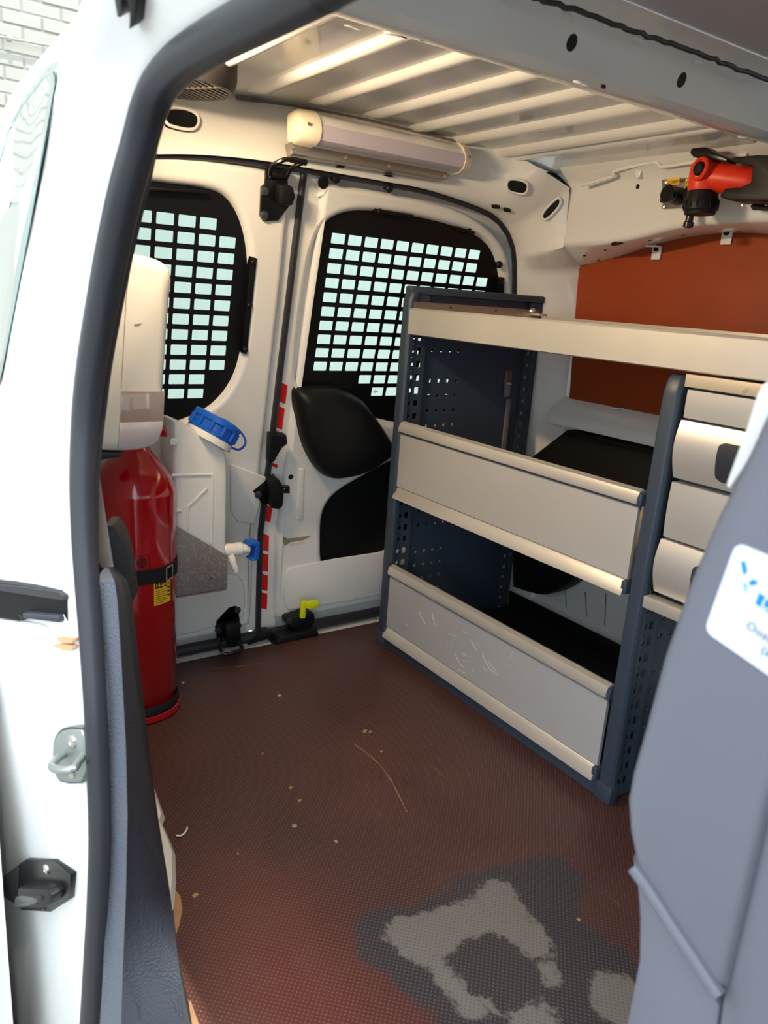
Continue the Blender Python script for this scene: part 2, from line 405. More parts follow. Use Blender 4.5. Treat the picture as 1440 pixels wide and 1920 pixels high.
# roof bow between cargo space and cab, with its holes
bow = obj('trim_1', MB().loft([[V(-.945, Y, ZR), V(-.935, Y, 1.185), V(-.925, Y, 1.172), V(-.875, Y, 1.158), V(-.862, Y, 1.16), V(-.852, Y, 1.168), V(-.83, Y, 1.232), V(-.815, Y, 1.243), V(-.80, Y, 1.245)] for Y in (.22, .5, .8, 1.1, 1.42)], closed=False, cap=False), paint, fixn=False)
struct(bow, 'pressed white steel roof bow with holes between cargo space and cab', 'roof bow')
fb = Fr((-.852, 0, 1.168), (0, 1, 0), (.022, 0, .064))
def dark_hole(parent, fr, c, rx, ry, n=20, m=None, depth=.004):
    l = circ(c[0], c[1], rx, n, ry)
    return obj('hole', MB().prism(l, fr, -depth, .0006), m or black_m, parent)
for x, y in ((1072, 80), (1278, 150)): dark_hole(bow, fb, fb.px(x, y), .009, .0105)
fb2 = Fr((-.925, 0, 1.172), (0, 1, 0), (.05, 0, -.014))
for x, y, r in ((756, 70, .004), (790, 76, .003), (1130, 165, .003), (1400, 268, .006)): dark_hole(bow, fb2, fb2.px(x, y), r * 1.3, r)
for x, y in ((620, 46), (660, 50), (736, 64), (1090, 156), (1392, 258)):
    c = fb2.px(x, y); o_ = fb2.p(c[0], c[1], 0)
    obj('dimple', MB().tube([o_ + (fb2.u * math.cos(t) + fb2.v * math.sin(t)) * .010 for t in [k * math.pi / 8 for k in range(16)]], .0018, 6, closed=True), paint, bow)
for x, y in ((1062, 32), (1195, 75), (1308, 118), (1402, 157)):
    c = fb.px(x, y); obj('weld_tab', MB().prism(rrect(c[0] - .012, c[0] + .012, c[1] - .003, c[1] + .003, .0028, 3), fb, 0, .002), paint, bow, bevel=.0008)
wire = [PX(x, y, -.802) for x, y in ((985, -12), (1020, 1), (1090, 22), (1150, 45), (1215, 68), (1270, 86), (1330, 108), (1385, 130), (1470, 160))]
wire = [V(-.802 + .002 * math.sin(i * 2.1), p.y, p.z + .001 * math.sin(i * 3.7)) for i, p in enumerate(spline(wire, 5))]
wire = [V(-.80, .3, 1.243), V(-.80, .6, 1.243)] + wire
tag(obj('edge_seal', MB().tube(wire, .0035, 8), rubber), 'thin black rubber edge strip running along the front of the roof bow', 'edge strip')
hl = obj('ceiling_cab', MB().loft([[V(-.803, Y, 1.246), V(-.7, Y, 1.262), V(-.5, Y, 1.28), V(-.1, Y, 1.29), V(.5, Y, 1.28), V(1.3, Y, 1.22)] for Y in (.2, .6, 1.0, 1.45, 1.6)], closed=False, cap=False), headl, fixn=False)
struct(hl, 'smooth pale grey lining of the cab roof in front of the bow', 'headliner')

# unseen cab behind the camera, added to shade the roof bow: dashboard, floor, door
cabf = obj('floor_cab', MB().box(.6, 1.3, .15, 1.55, -.2, -.15), trim_dk); struct(cabf, 'unseen dark cab floor, added to shade the roof bow', 'floor')
dash = obj('trim_4', MB().prism([(.95, -.15), (1.3, -.15), (1.3, .62), (1.15, .60), (1.0, .52), (.93, .40)], Fr((0, 1.5, 0), (1, 0, 0), (0, 0, 1)), 0, 1.33), trim_dk, bevel=.02); struct(dash, 'unseen dark dashboard, added to shade the roof bow', 'dashboard')
fdoor = obj('door_3', MB().prism([(.22, -.45), (1.2, -.45), (1.2, .60), (.3, .70), (.22, .66)], Fr((0, .14, 0), (1, 0, 0), (0, 0, 1)), 0, .05), paint, bevel=.01); struct(fdoor, 'unseen lower half of the near front door, added for shade', 'door')

wtint = bpy.data.materials.new('tinted_cab_glass'); wtint.use_nodes = True; _nt = wtint.node_tree; _nt.nodes.remove(_nt.nodes['Principled BSDF'])  # glass for the unseen cab, tinted to dim light on the bow
_t = _nt.nodes.new('ShaderNodeBsdfTransparent'); _t.inputs[0].default_value = (.5, .56, .55, 1); _nt.links.new(_t.outputs[0], _nt.nodes['Material Output'].inputs[0])
obj('door_glass', MB().prism([(.3, .70), (1.2, .60), (1.1, 1.0), (.8, 1.2), (.34, 1.24)], Fr((0, .15, 0), (1, 0, 0), (0, 0, 1)), 0, .004), wtint, fdoor)
ws_ = obj('window_4', MB().prism([(.15, .60), (1.5, .60), (1.45, 1.24), (.2, 1.24)], Fr((1.32, 0, 0), (0, 1, 0), (0, 0, 1)), 0, .005), wtint); struct(ws_, 'unseen tinted windscreen, added to dim light on the bow', 'window')
# ================================================================== rear doors: plane leaning forward towards the top
class DoorFr(Fr):                                             # upright below the waist crease, leaning forward above it
    VB = .27
    def __init__(s):
        s.lo = Fr((-1.648, 0, 0), (0, 1, 0), (0, 0, 1)); s.up = Fr((-1.648, 0, s.VB), (0, 1, 0), (.1867, 0, .9824))
        s.o = s.up.o; s.u = s.up.u; s.v = s.up.v; s.w = s.up.w
    def p(s, a, b, c=0.):
        t = min(max((b - s.VB + .04) / .08, 0), 1)
        return s.lo.p(a, b, c).lerp(s.up.p(a, b - s.VB, c), t)
    def px(s, x, y, c=0.):
        a = s.up.px(x, y, c)
        if a[1] >= 0: return (a[0], a[1] + s.VB)
        return s.lo.px(x, y, c)
D = DoorFr()
GT = D.px(575, 322); GB = D.px(491, 1015)                     # the gap between both doors
gap = (GT[0] + GB[0]) / 2
DT = 1.1
def door_sheet(name, outline, wins, m, parent=None, w=0., th=.012, flare=((0, 0), (-.004, .0), (-.010, -.004), (-.015, -.012), (-.017, -.026))):
    # outer edge rounded back, openings rolled back
    mb = MB(); holes = [inset(h, .017 * -1) for h in wins]
    out = inset(outline, .012)
    mb.plate(out, holes, D, w - .001, w, lines=[((0, v), (1.7, v)) for v in (.23, .25, .27, .29, .31)])
    def ring(l, offs):
        if area(l) < 0: l = list(reversed(l))
        loops = []
        for d, dw in offs: loops.append([D.p(a, b, w + dw) for a, b in (inset(l, d) if d else l)])
        mb.loft(loops, True, False)
    for h in holes: ring(h, [(0, 0), (.005, -.0006), (.010, -.004), (.014, -.010), (.0165, -.018), (.017, -.030)])
    ring(out, [(0, 0), (-.005, -.001), (-.009, -.004), (-.0115, -.009), (-.012, -.02)])
    return obj(name, mb, m, parent, ang=50)

# window openings
win_far = smooth(D.pts([(562, 728), (557, 690), (572, 560), (586, 478), (606, 425), (645, 400), (700, 397), (790, 409), (870, 430), (918, 455), (938, 495), (944, 560)]) + [(1.45, .62), (1.40, .56), (1.30, .535), (1.15, .545), (1.0, .585)], 2)
win_near = smooth(D.pts([(398, 356), (432, 374), (456, 418), (468, 480), (468, 560), (456, 660), (436, 722), (395, 768), (340, 792)]) + [(.50, .55), (.36, .56), (.29, .62), (.275, .8), (.29, .98), (.36, 1.035), (.5, 1.035)], 2)

door_far = thing('door_2', D.p(1.1, .02, 0), 'white rear van door on the right, behind the shelf rack', 'door'); struct(door_far)
door_near = thing('door_1', D.p(.5, .02, 0), 'white rear van door on the left, behind the fire extinguisher', 'door'); struct(door_near)
fo = [(gap + .040, .075), (gap + .045, .035), (1.10, .035), (1.42, .04), (1.46, .08), (1.475, .5), (1.47, .80)] + D.pts([(962, 545), (958, 500), (945, 460), (915, 425), (860, 392), (780, 372), (700, 357), (620, 346)]) + [(gap + .055, DT - .012), (gap + .043, DT - .03)]
trim_open = smooth(D.pts([(605, 1048), (606, 1005), (608, 965), (618, 942), (638, 922), (669, 904), (700, 887), (735, 868)]) + [(1.28, .475), (1.36, .46), (1.38, .40), (1.36, .24), (1.30, .21)] + D.pts([(700, 1046), (640, 1060), (612, 1062)]), 1)
door_sheet('inner_panel', smooth(fo, 1), [win_far, trim_open], paint_d, door_far)
no = [(gap - .022, .075), (gap - .026, .03), (.6, .03), (.24, .03), (.215, .08), (.215, .9), (.24, 1.05), (.30, 1.085), (.5, 1.088), (gap - .05, DT - .012), (gap - .026, DT - .02)]
door_sheet('inner_panel', smooth(no, 1), [win_near], paint_d, door_near)
# backing skins so that nothing shows between the two sheets
for par, l, h in ((door_far, [(gap + .014, .0), (1.50, .0), (1.50, .8), (1.46, 1.02), (1.3, DT), (gap + .014, DT + .01)], win_far), (door_near, [(.19, 0), (gap - .014, 0), (gap - .014, DT + .01), (.25, DT), (.19, 1.0)], win_near)):
    obj('outer_skin', MB().plate(l, [h], D, -.045, -.035, lines=[((0, v), (1.7, v)) for v in (.23, .31)]), paint, par)
    ua, ub = (gap + .006, gap + .05) if par is door_far else (gap - .034, gap - .004)
    obj('flange', MB().loft([[D.p(ua, v, -.02), D.p(ub, v, -.02), D.p(ub, v, -.014), D.p(ua, v, -.014)] for v in (.02, .23, .25, .27, .29, .31, .7, DT)]), paint_d, par)
    pane = obj('pane', MB().prism(inset(h, -.008), D, -.034, -.031), glass, par); pane['label'] = 'green tinted rear window glass'
obj('trim_insert', MB().prism(inset(trim_open, -.004), D, -.026, -.02), black_p, door_far)['label'] = 'flat black cover in the lower door recess'
# printed maker's mark on the glass
cm = D.px(704, 734, -.030)
for dx, dy, w_, h_ in ((0, .006, .002, .002), (-.001, .002, .008, .0012), (.001, -.001, .014, .0014), (0, -.004, .003, .001)):
    obj('glass_mark', MB().box(cm[0] + dx - w_ / 2, cm[0] + dx + w_ / 2, cm[1] + dy - h_ / 2, cm[1] + dy + h_ / 2, -.0309, -.0305, fr=D), latch_g, door_far)

# window grilles: punched black sheet
def grille(name, outl, cells, label, tabs, screws):
    t = thing(name, D.p(*cells[0], -.012), label, 'window grille', 'rear window grilles')
    holes = [rrect(u - .0172, u + .0172, v - .0107, v + .0107, .002, 2) for u, v in cells]
    obj('punched_plate', MB().plate(inset(outl, -.006), holes, D, -.0165, -.0150), black_m, t)
    for l in tabs: obj('mounting_tab', MB().prism(l, D, -.015, .003), black_m, t, bevel=.001)
    for u, v in screws: obj('screw', MB().lathe([(.006, 0), (.006, .002), (.003, .004)], D.p(u, v, .003), D.w, 12), black_s, t)
    return t
a0 = D.px(625, 437, -.015); a1 = D.px(903, 470, -.015); a2 = D.px(585, 695, -.015); 
u0 = (a0[0] + a2[0]) / 2; vtop = (a0[1] + a1[1]) / 2
pu = (D.px(903, 470, -.015)[0] - a0[0] - .0344) / 9; pv = (vtop - D.px(585, 695, -.015)[1] - .0214) / 9
cells = [(u0 + .0172 + c * pu, vtop - .0107 - r * pv) for r in range(12) for c in range(11)
         if not (c == 10 and (r < 2 or r > 9)) and not (r == 10 and c < 3) and not (r == 11 and c < 4)]
tb = [inset(D.pts([(704, 391), (775, 403), (773, 409), (702, 398)], .0), 0), D.pts([(858, 425), (890, 434), (888, 440), (856, 432)]), D.pts([(936, 522), (944, 520), (944, 556), (936, 556)])]
grille('window_grille', win_far, cells, 'black steel grille with rows of square holes over the right rear window', tb, [D.px(710, 396), D.px(878, 432), D.px(940, 530)])
b1 = D.px(442, 440, -.015); b2 = D.px(422, 690, -.015); ur = (b1[0] + b2[0]) / 2
cells2 = [(ur - .0172 - c * pu, vtop - .0107 - r * pv) for r in range(12) for c in range(10)
          if not (c == 0 and (r < 1 or r > 9))]
tb2 = [D.pts([(470, 481), (481, 484), (462, 664), (453, 661)]), D.pts([(270, 350), (390, 358), (388, 363), (270, 356)])]
grille('window_grille', win_near, cells2, 'black steel grille with rows of square holes over the left rear window', tb2, [D.px(474, 492), D.px(467, 572), D.px(459, 655), D.px(322, 787)])

# black pocket (speaker-shaped bulge) on the far door
pk = smooth(D.pts([(550, 727), (575, 725), (623, 724), (640, 729), (669, 743), (682, 757), (706, 790), (733, 835), (732, 846), (700, 871), (669, 885), (627, 893), (606, 890), (590, 878), (575, 856), (562, 825), (554, 787), (550, 752)]), 1)
pk = smooth(pk, 1); pk = pk if area(pk) > 0 else list(reversed(pk)); pc = (sum(a for a, _ in pk) / len(pk), sum(b for _, b in pk) / len(pk))
loops = [[D.p(pc[0] + (a - pc[0]) * t, pc[1] + (b - pc[1]) * t, w) for a, b in pk] for t, w in ((1, -.01), (1, .012), (.97, .026), (.91, .037), (.82, .044), (.5, .049), (.05, .050))]
m = MB().loft(loops, True, True); pkt = obj('storage_pocket', m, black_p, door_far, ang=60); pkt['label'] = 'black plastic bulging pocket cover'

# seal between the doors and around the opening
obj('gap_seal', MB().loft([[D.p(gap - .0065, v, -.03), D.p(gap + .0065, v, -.03), D.p(gap + .0065, v, -.007), D.p(gap + .003, v, -.004), D.p(gap - .003, v, -.004), D.p(gap - .0065, v, -.007)] for v in (0, .23, .25, .27, .29, .31, .6, DT + .015)]), rubber, door_far)
# red and white reflective tape on the far door's flange
segs = [((518, 718), (525, 758)), ((514, 762), (522, 806)), ((512, 808), (519, 816)), ((508, 868), (514, 878)), ((498, 948), (505, 980)), ((501, 1001), (508, 1034)), ((495, 1037), (506, 1072)), ((493, 1076), (503, 1108)), ((490, 1111), (500, 1143))]
for (x0, y0), (x1, y1) in segs:
    v1 = D.px(x0, y0, -.013)[1]; v0 = D.px(x1, y1, -.013)[1]; uu = gap + .0175
    obj('reflector', MB().prism([(uu - .0075, v0 + .006), (uu + .0075, v0), (uu + .0075, v1 - .006), (uu - .0075, v1)], D, -.014, -.0132), red_r, door_far)
# pressed ledge, ribs, buttons on the doors
def pad(par, pts, w0, w1, m, bv=.003, name='pressing', seg=3):
    return obj(name, MB().prism(D.pts(pts, w1), D, w0, w1), m, par, bevel=bv, seg=seg)
pad(door_far, [(561, 879), (571, 880), (569, 975), (556, 974)], -.001, .003, paint_d, .0025)
fl_ = smooth([(gap + .062, .165), (gap + .08, .185), (1.40, .185), (1.44, .17), (1.44, .06), (gap + .085, .058), (gap + .068, .075), (gap + .060, .12)], 1)
obj('pressing', MB().prism(fl_, D, -.002, .006), paint_d, door_far, bevel=.005, seg=3)
for x, y, rx, ry in ((606, 342, .0095, .0125), (545, 894, .0065, .0065)):
    u, v = D.px(x, y); obj('blind_plug', MB().lathe([(ry, 0), (ry, .001), (ry * .8, .0015)], D.p(u, v, 0), D.w, 20), black_s, door_far)
for x, y in ((632, 337), (732, 354), (938, 497)):
    u, v = D.px(x, y, .01); obj('buffer', MB().lathe([(.004, -.012), (.004, .0), (.008, .001), (.009, .007), (.006, .012), (.002, .0125)], D.p(u, v, 0), D.w, 12), black_p, door_far)
wr = [(529, 1005), (540, 1010), (560, 1008), (585, 1004), (570, 1013), (545, 1017), (534, 1024), (531, 1015)]
obj('rubbed_patch', MB().prism(D.pts(wr, .0006), D, 0, .0006), wear_m, door_far)
obj('rubbed_patch', MB().prism(D.pts([(540, 1019), (570, 1016), (575, 1019), (545, 1024)], .0006), D, 0, .0006), mat('primer', (212, 206, 194), .6), door_far)
fl2 = smooth([(gap - .05, .05), (gap - .04, .12), (gap - .055, .175), (gap - .09, .19), (.3, .19), (.27, .15), (.27, .05)], 1)
obj('pressing', MB().prism(fl2, D, -.002, .006), paint_d, door_near, bevel=.005, seg=3)
pad(door_near, [(432, 870), (500, 895), (478, 984), (446, 980), (433, 960)], -.002, .005, paint_d, .005)

# latches on the near door
def latch(par, name, plate, block, bolts, w=.0):
    p = obj(name, MB().prism(plate, D, -.002, w + .006), black_s, par, bevel=.0015)
    obj('latch_block', MB().prism(block, D, w + .006, w + .035), black_p, p, bevel=.004)
    for u, v in bolts: obj('bolt', MB().lathe([(.009, 0), (.009, .002), (.007, .006), (.003, .007)], D.p(u, v, w + .006), D.w, 14), latch_g, p)
    return p
p1 = latch(door_near, 'top_latch', D.pts([(497, 315), (537, 318), (538, 350), (543, 362), (541, 385), (520, 413), (492, 414), (486, 405), (488, 350), (495, 345)]),
           D.pts([(512, 342), (535, 345), (540, 365), (534, 382), (512, 378)]), [D.px(494, 358), D.px(493, 403)])
cA = [D.p(*D.px(506, 328, .02), .02), D.p(*D.px(510, 312, .035), .035), D.p(*D.px(531, 300, .05), .05), D.p(*D.px(545, 299, .05), .05)]
obj('bail', MB().tube(spline(cA, 4), .0045, 8), black_s, p1)
cB = [D.p(*D.px(538, 332, .02), .02), D.p(*D.px(545, 318, .035), .035), D.p(*D.px(560, 308, .05), .05), D.p(*D.px(574, 305, .05), .05)]
obj('bail', MB().tube(spline(cB, 4), .0045, 8), black_s, p1)
obj('crossbar', MB().tube([cA[-1], cB[-1]], .006, 8), black_s, p1)
obj('crossbar', MB().tube([cA[0], cB[0]], .006, 8), black_s, p1)
p2 = latch(door_near, 'middle_latch', D.pts([(472, 919), (495, 900), (512, 888), (517, 910), (513, 940), (492, 946)]), D.pts([(497, 888), (512, 888), (521, 905), (519, 938), (512, 944), (498, 942)]), [D.px(482, 925)])
obj('hook_arm', MB().prism(D.pts([(520, 911), (543, 912), (543, 925), (521, 924), (521, 921), (538, 921), (538, 916), (520, 916)], .02), D, .01, .022), black_s, p2, bevel=.001)
hd = obj('pull_handle', MB().prism(D.pts([(506, 813), (537, 815), (539, 832), (528, 840), (516, 862), (509, 870), (503, 866)], .03), D, .012, .032), black_p, door_far, bevel=.003)
for k in range(6):
    a = D.px(509, 819 + k * 4.4, .0325); b_ = D.px(534 - max(0, k - 3) * 3, 820 + k * 4.6, .0325)
    obj('grip_rib', MB().tube([D.p(*a, .032), D.p(*b_, .032)], .0014, 6), black_s, hd)
p3 = latch(door_near, 'bottom_latch', D.pts([(427, 1136), (441, 1133), (447, 1140), (449, 1180), (440, 1212), (408, 1212), (402, 1170), (403, 1162)]), D.pts([(414, 1162), (440, 1158), (443, 1200), (418, 1205)]), [D.px(443, 1142), D.px(407, 1179), D.px(444, 1171)])
q = [D.p(*D.px(413, 1198, .03), .03), PX(412, 1213, -1.585), PX(420, 1226, -1.57), PX(440, 1222, -1.565), PX(455, 1216, -1.57), PX(447, 1205, -1.585), D.p(*D.px(440, 1195, .03), .03)]
obj('bail', MB().tube(spline(q, 4), .004, 8), black_s, p3)

# floor catch with a yellow lever on the far door
ct = obj('catch_body', MB().prism(smooth(D.pts([(536, 1158), (548, 1154), (560, 1152), (580, 1142), (586, 1150), (584, 1168), (570, 1180), (552, 1178), (537, 1172)], .03), 1), D, .004, .045), black_p, door_far, bevel=.004)
obj('bolt', MB().lathe([(.008, 0), (.007, .005), (.003, .006)], D.p(*D.px(542, 1164, .046), .045), D.w, 12), latch_g, ct)
lv = MB().prism(D.pts([(566, 1128), (575, 1127), (573, 1160), (564, 1160)], .055), D, .046, .054)
lv.prism(smooth(D.pts([(573, 1128), (597, 1126), (600, 1132), (597, 1140), (574, 1144)], .055), 1), D, .048, .054)
obj('release_lever', lv, yellow, ct, bevel=.0015)['label'] = 'bright yellow release lever'

# rear sill, seals
sill = obj('trim_2', MB().box(-1.70, -1.60, .2, 1.53, -.06, -.006), paint, bevel=.004); struct(sill, 'white painted sill under the rear doors', 'sill')
obj('sill_seal', MB().tube([D.p(.2, .012, .01), D.p(.7, .012, .01), D.p(1.1, .012, .01), D.p(1.5, .02, .01)], .014, 10), rubber, sill)
obj('sill_buffer', MB().prism([(D.px(510, 1190, .04)[0], -.004), (D.px(596, 1180, .04)[0], -.004), (D.px(590, 1172, .04)[0], .022), (D.px(520, 1182, .04)[0], .022)], D, .0, .055), black_p, sill, bevel=.006)
obj('sill_buffer', MB().prism(D.pts([(462, 1208), (512, 1190), (506, 1180), (488, 1182)], .02), D, .0, .03), black_p, sill, bevel=.003)

# ================================================================== rear header and D-pillar (frame around the doors)
Apx = [(250, 290), (350, 289), (430, 294), (505, 303), (610, 321), (720, 340), (800, 355), (880, 380), (930, 402), (955, 427), (968, 455), (973, 480), (974, 510), (974, 549)]
A = [D.p(*D.px(x, y, .012), .012) for x, y in Apx] + [V(-1.60, 1.50, .45), V(-1.63, 1.50, .0)]
Bp = [V(-1.5, .40, zr(.40)), RH(440, 178), RH(500, 187), RH(560, 196), RH(660, 214), RH(780, 242), RH(860, 262), RH(960, 290), RH(1015, 318), PY(1068, 352, 1.42), PY(1062, 420, 1.43), PY(1056, 463, 1.43), PY(1090, 502, 1.56), PY(1084, 560, 1.56), V(-1.43, 1.56, .45), V(-1.45, 1.54, .0)]
def lin(P, n=5):
    o = []
    for i in range(len(P) - 1): o += [P[i].lerp(P[i + 1], k / n) for k in range(n)]
    return o + [P[-1]]
A2 = spline(A[:14], 5)[:-1] + lin(A[13:], 5)
B2 = spline(Bp[:10], 5)[:-1] + lin(Bp[9:], 5)
def blend(t, bow_): 
    o = []
    for a, b_ in zip(A2, B2):
        p = a.lerp(b_, t); o.append(p + V(.8, -.3, -.3) * bow_)
    return o
hdm = MB().loft([[a + V(-.03, 0, .004) for a in A2], blend(0, 0), blend(.06, .006), blend(.2, .012), blend(.55, .012), blend(.9, .006), blend(1, 0)], closed=False, cap=False)
hdr = obj('wall_rear', hdm, paint, fixn=False, ang=55); struct(hdr, 'white rear roof header curving down into the far corner pillar', 'header')
# black rubber around the door opening
A3 = resample(spline(A[:14], 4) + A[14:], 50)
obj('opening_seal', MB().tube([p + V(-.016, 0, -.002) for p in A3], .0065, 8), rubber, hdr)

def header_at(x, y, off=.0):                                  # nearest point of header sheet under a pixel, by ray casting
    bvh = header_at.bvh; d = Vector(ray(x, y)).normalized(); h = bvh.ray_cast(Vector(CAM), d)
    return (h[0], h[1]) if h[0] else (PX(x, y, -1.47), V(1, 0, -.2))
from mathutils.bvhtree import BVHTree
header_at.bvh = BVHTree.FromPolygons([tuple(v) for v in hdm.v], hdm.f)
def oval(parent, pxs, m=None, rim=True):
    P = [header_at(x, y) for x, y in pxs]; c = sum((p for p, _ in P), V(0, 0, 0)) / len(P); n_ = sum((q if q.x > 0 else -q for _, q in P), V(0, 0, 0)).normalized()
    l = [p + n_ * .008 for p, _ in P]; l = [Vector(q) for q in smooth(l, 2)]
    obj('opening', MB().loft([l, [p - n_ * .012 for p in l]], True, True), m or black_m, parent)
    if rim: obj('opening_rim', MB().tube(l, .0028, 6, closed=True), paint, parent)
oval(hdr, [(305, 207), (345, 208), (368, 220), (370, 236), (360, 249), (330, 245), (305, 236)])
oval(hdr, [(950, 338), (958, 333), (982, 337), (990, 345), (987, 358), (980, 363), (955, 358), (949, 350)])
oval(hdr, [(1045, 368), (1052, 372), (1050, 385), (1025, 411), (1016, 408), (1018, 395)])
for pp in ([(921, 383), (938, 384), (936, 387), (921, 386)], [(944, 388), (958, 391), (957, 394), (943, 391)], [(630, 311), (645, 314), (642, 317), (628, 314)], [(720, 327), (735, 330), (733, 333), (718, 330)]): oval(hdr, pp, rim=False)
# sealer bead and black cable along the roof seam
bead = [V(p.x + .006, p.y, p.z - .006) for p in spline(Bp[1:7], 5)]
obj('sealant_bead', MB().tube(bead, .0035, 6), mat('sealant', (120, 112, 104), .7), hdr)
cb = [PX(965, 303, -1.46), PX(1005, 322, -1.44), PX(1040, 330, -1.42), PX(1058, 345, -1.40), PX(1072, 364, -1.385)]
tag(obj('cable_sleeve', MB().tube(spline(cb, 5), .005, 8), rubber), 'black cable sleeve poking out at the far rear roof corner', 'cable')

# light bar on the header
LF = Fr(V(-1.455, .80, 1.13), (0, 1, 0), (-.10, 0, .99))
def lb(x, y, c=0): return LF.px(x, y, c)
uL = lb(560, 250, .02)[0]; uR = lb(868, 300, .02)[0]; v0 = lb(700, 296, .01)[1]; v1 = lb(700, 233, .03)[1]; vm = (v0 + v1) / 2
lbar = thing('light_bar', LF.p((uL + uR) / 2, v0, 0), 'long white interior light bar with grey diffuser on the rear header', 'light')
st = LF.pts([(544, 266), (555, 271), (836, 321), (840, 336), (826, 337), (548, 289)], .003)
obj('mounting_strip', MB().prism(st, LF, -.02, .006), steel, lbar, bevel=.001)['label'] = 'brushed steel mounting strip'
for x, y in ((549, 277), (649, 296), (730, 312), (834, 331)): obj('rivet', MB().lathe([(.004, 0), (.003, .002), (.001, .0025)], LF.p(*lb(x, y, .006), .006), LF.w, 10), chrome, lbar)
h_ = v1 - v0
body = [(-.004, v0), (.026, v0), (.040, v0 + .006), (.046, v0 + .02), (.044, v0 + h_ * .55), (.036, v0 + h_ * .82), (.022, v1), (-.004, v1)]
def sec(u, sc=1., pr=None, g=0): return [LF.p(u, vm + (b_ - vm) * sc, a * sc + g) for a, b_ in (pr or body)]
obj('housing', MB().loft([sec(uL + .03), sec(uR - .012)]), white_pl, lbar, ang=40)
dif = [(.026, v0 - .001), (.041, v0 + .005), (.0475, v0 + .02), (.0458, v0 + h_ * .56), (.03, v0 + h_ * .56), (.02, v0)]
obj('diffuser', MB().loft([sec(uL + .03, 1, dif), sec(uR - .012, 1, dif)]), diffuser, lbar, ang=40)['label'] = 'grey translucent diffuser'
for a, b_ in ((uL - .012, uL + .034), (uR - .016, uR + .012)):
    s_ = 1 if a < uL else -1; e0, e1 = (a, b_) if s_ > 0 else (b_, a)
    ec = obj('end_cap', MB().loft([sec(e0, .72), sec(e0 + s_ * .004, .92), sec(e0 + s_ * .01, 1.04), sec(e1, 1.08)]), cream, lbar, ang=50)
    obj('screw', MB().lathe([(.0035, 0), (.003, .001), (.001, .0012)], LF.p(e0 + s_ * .018, vm - .002, .05), LF.w, 10), steel, ec)

# round roof vent
vc = V(-1.375, .505, 0); vz = 1.158
vent = thing('roof_vent', (vc.x, vc.y, zr(vc.y)), 'round dark grey roof vent with slatted grille near the left edge', 'vent')
obj('vent_body', MB().lathe([(.084, zr(vc.y) - vz + .01), (.084, .02), (.080, .004), (.077, 0), (.070, 0), (.068, .004), (.068, .02), (.001, .021)], (vc.x, vc.y, vz), (0, 0, 1), 40, cap=False), mat('vent_grey', (40, 38, 40), .55), vent)
gm = mat('vent_grille', (92, 86, 80), .4)
for k in range(13):
    o_ = -.063 + k * .0105; hl_ = math.sqrt(.069 ** 2 - o_ ** 2)
    f = Fr((vc.x, vc.y, vz + .003), (.82, .57, 0), (-.57, .82, 0)); obj('grille_slat', MB().box(o_ - .002, o_ + .002, -hl_, hl_, -.002, .006, fr=f), gm, vent)
obj('grille_bar', MB().box(-.069, .069, -.002, .002, -.0025, .006, fr=f), gm, vent)
obj('bulb', MB().lathe([(.001, -.014), (.012, -.010), (.016, 0), (.012, .01)], (vc.x - .035, vc.y + .0, vz + .02), (0, 0, 1), 14), cream, vent)

# ================================================================== far side wall (the van's other side)
FW = 1.56
far = obj('wall_left', MB().box(-1.62, 1.3, FW + .006, FW + .04, -.05, 1.25), paint); struct(far, 'white far side wall of the van', 'wall')
top_px = [(1088, 500), (1140, 488), (1186, 474), (1236, 458), (1276, 448), (1330, 440), (1385, 437), (1440, 440), (1490, 450)]
PF = Fr((0, FW, 0), (1, 0, 0), (0, 0, 1))
tp = spline([Vector(PF.px(x, y, 0)).to_3d() for x, y in top_px], 4)
pl = [(p.x, p.y) for p in tp] + [(.2, 1.0), (.2, .60)] + [PF.px(1240, 786, 0), PF.px(1070, 750, 0)]
tag(obj('plywood_panel', MB().prism(pl, PF, -.0, .006), ply, bevel=.001), 'orange brown plywood lining panel high on the far side wall', 'panel')
PFs = [(1090, 563), (1076, 695)]
for x, y in PFs: obj('screw', MB().lathe([(.006, 0), (.005, .002), (.001, .0025)], PY(x, y, FW - .002), (0, -1, 0), 12), black_s, far)
# upper rail: box section with a sloping underside down to the plywood
obj('rear_closure', MB().box(-1.72, -1.69, .42, 1.62, 1.0, 1.26), paint, roof)
def rail_loop(t):
    b = tp_s[t]; a = fe_s[t]
    return [V(a.x, 1.385, 1.165), V(a.x, 1.398, 1.152), V(a.x, 1.415, 1.14), V(a.x, 1.43, 1.12), V(a.x, 1.43, a.z + .012), V(a.x + .0, 1.434, a.z + .003), V(a.x, 1.442, a.z - .001), V(b.x, FW, b.z)]
fe = spline([PY(x, y, 1.43) for x, y in ((1056, 463), (1090, 461), (1130, 458), (1185, 448), (1240, 434), (1275, 426), (1330, 420), (1385, 417), (1440, 415), (1490, 416))], 5)
fe = fe + [V(.2, 1.43, fe[-1].z)]
tpl = [V(a, FW, b_) for a, b_ in pl[:len(tp)]] + [V(.2, FW, 1.0)]
fe_s = resample(fe, 60); tp_s = resample(tpl, 60)
rail = obj('wall_left_rail', MB().loft([rail_loop(t) for t in range(60)], closed=False, cap=False), paint, fixn=False, ang=50); struct(rail, 'white boxed roof rail above the plywood on the far side', 'rail')
cap_ = rail_loop(0)
RF = Fr((0, 1.43, 0), (1, 0, 0), (0, 0, 1))
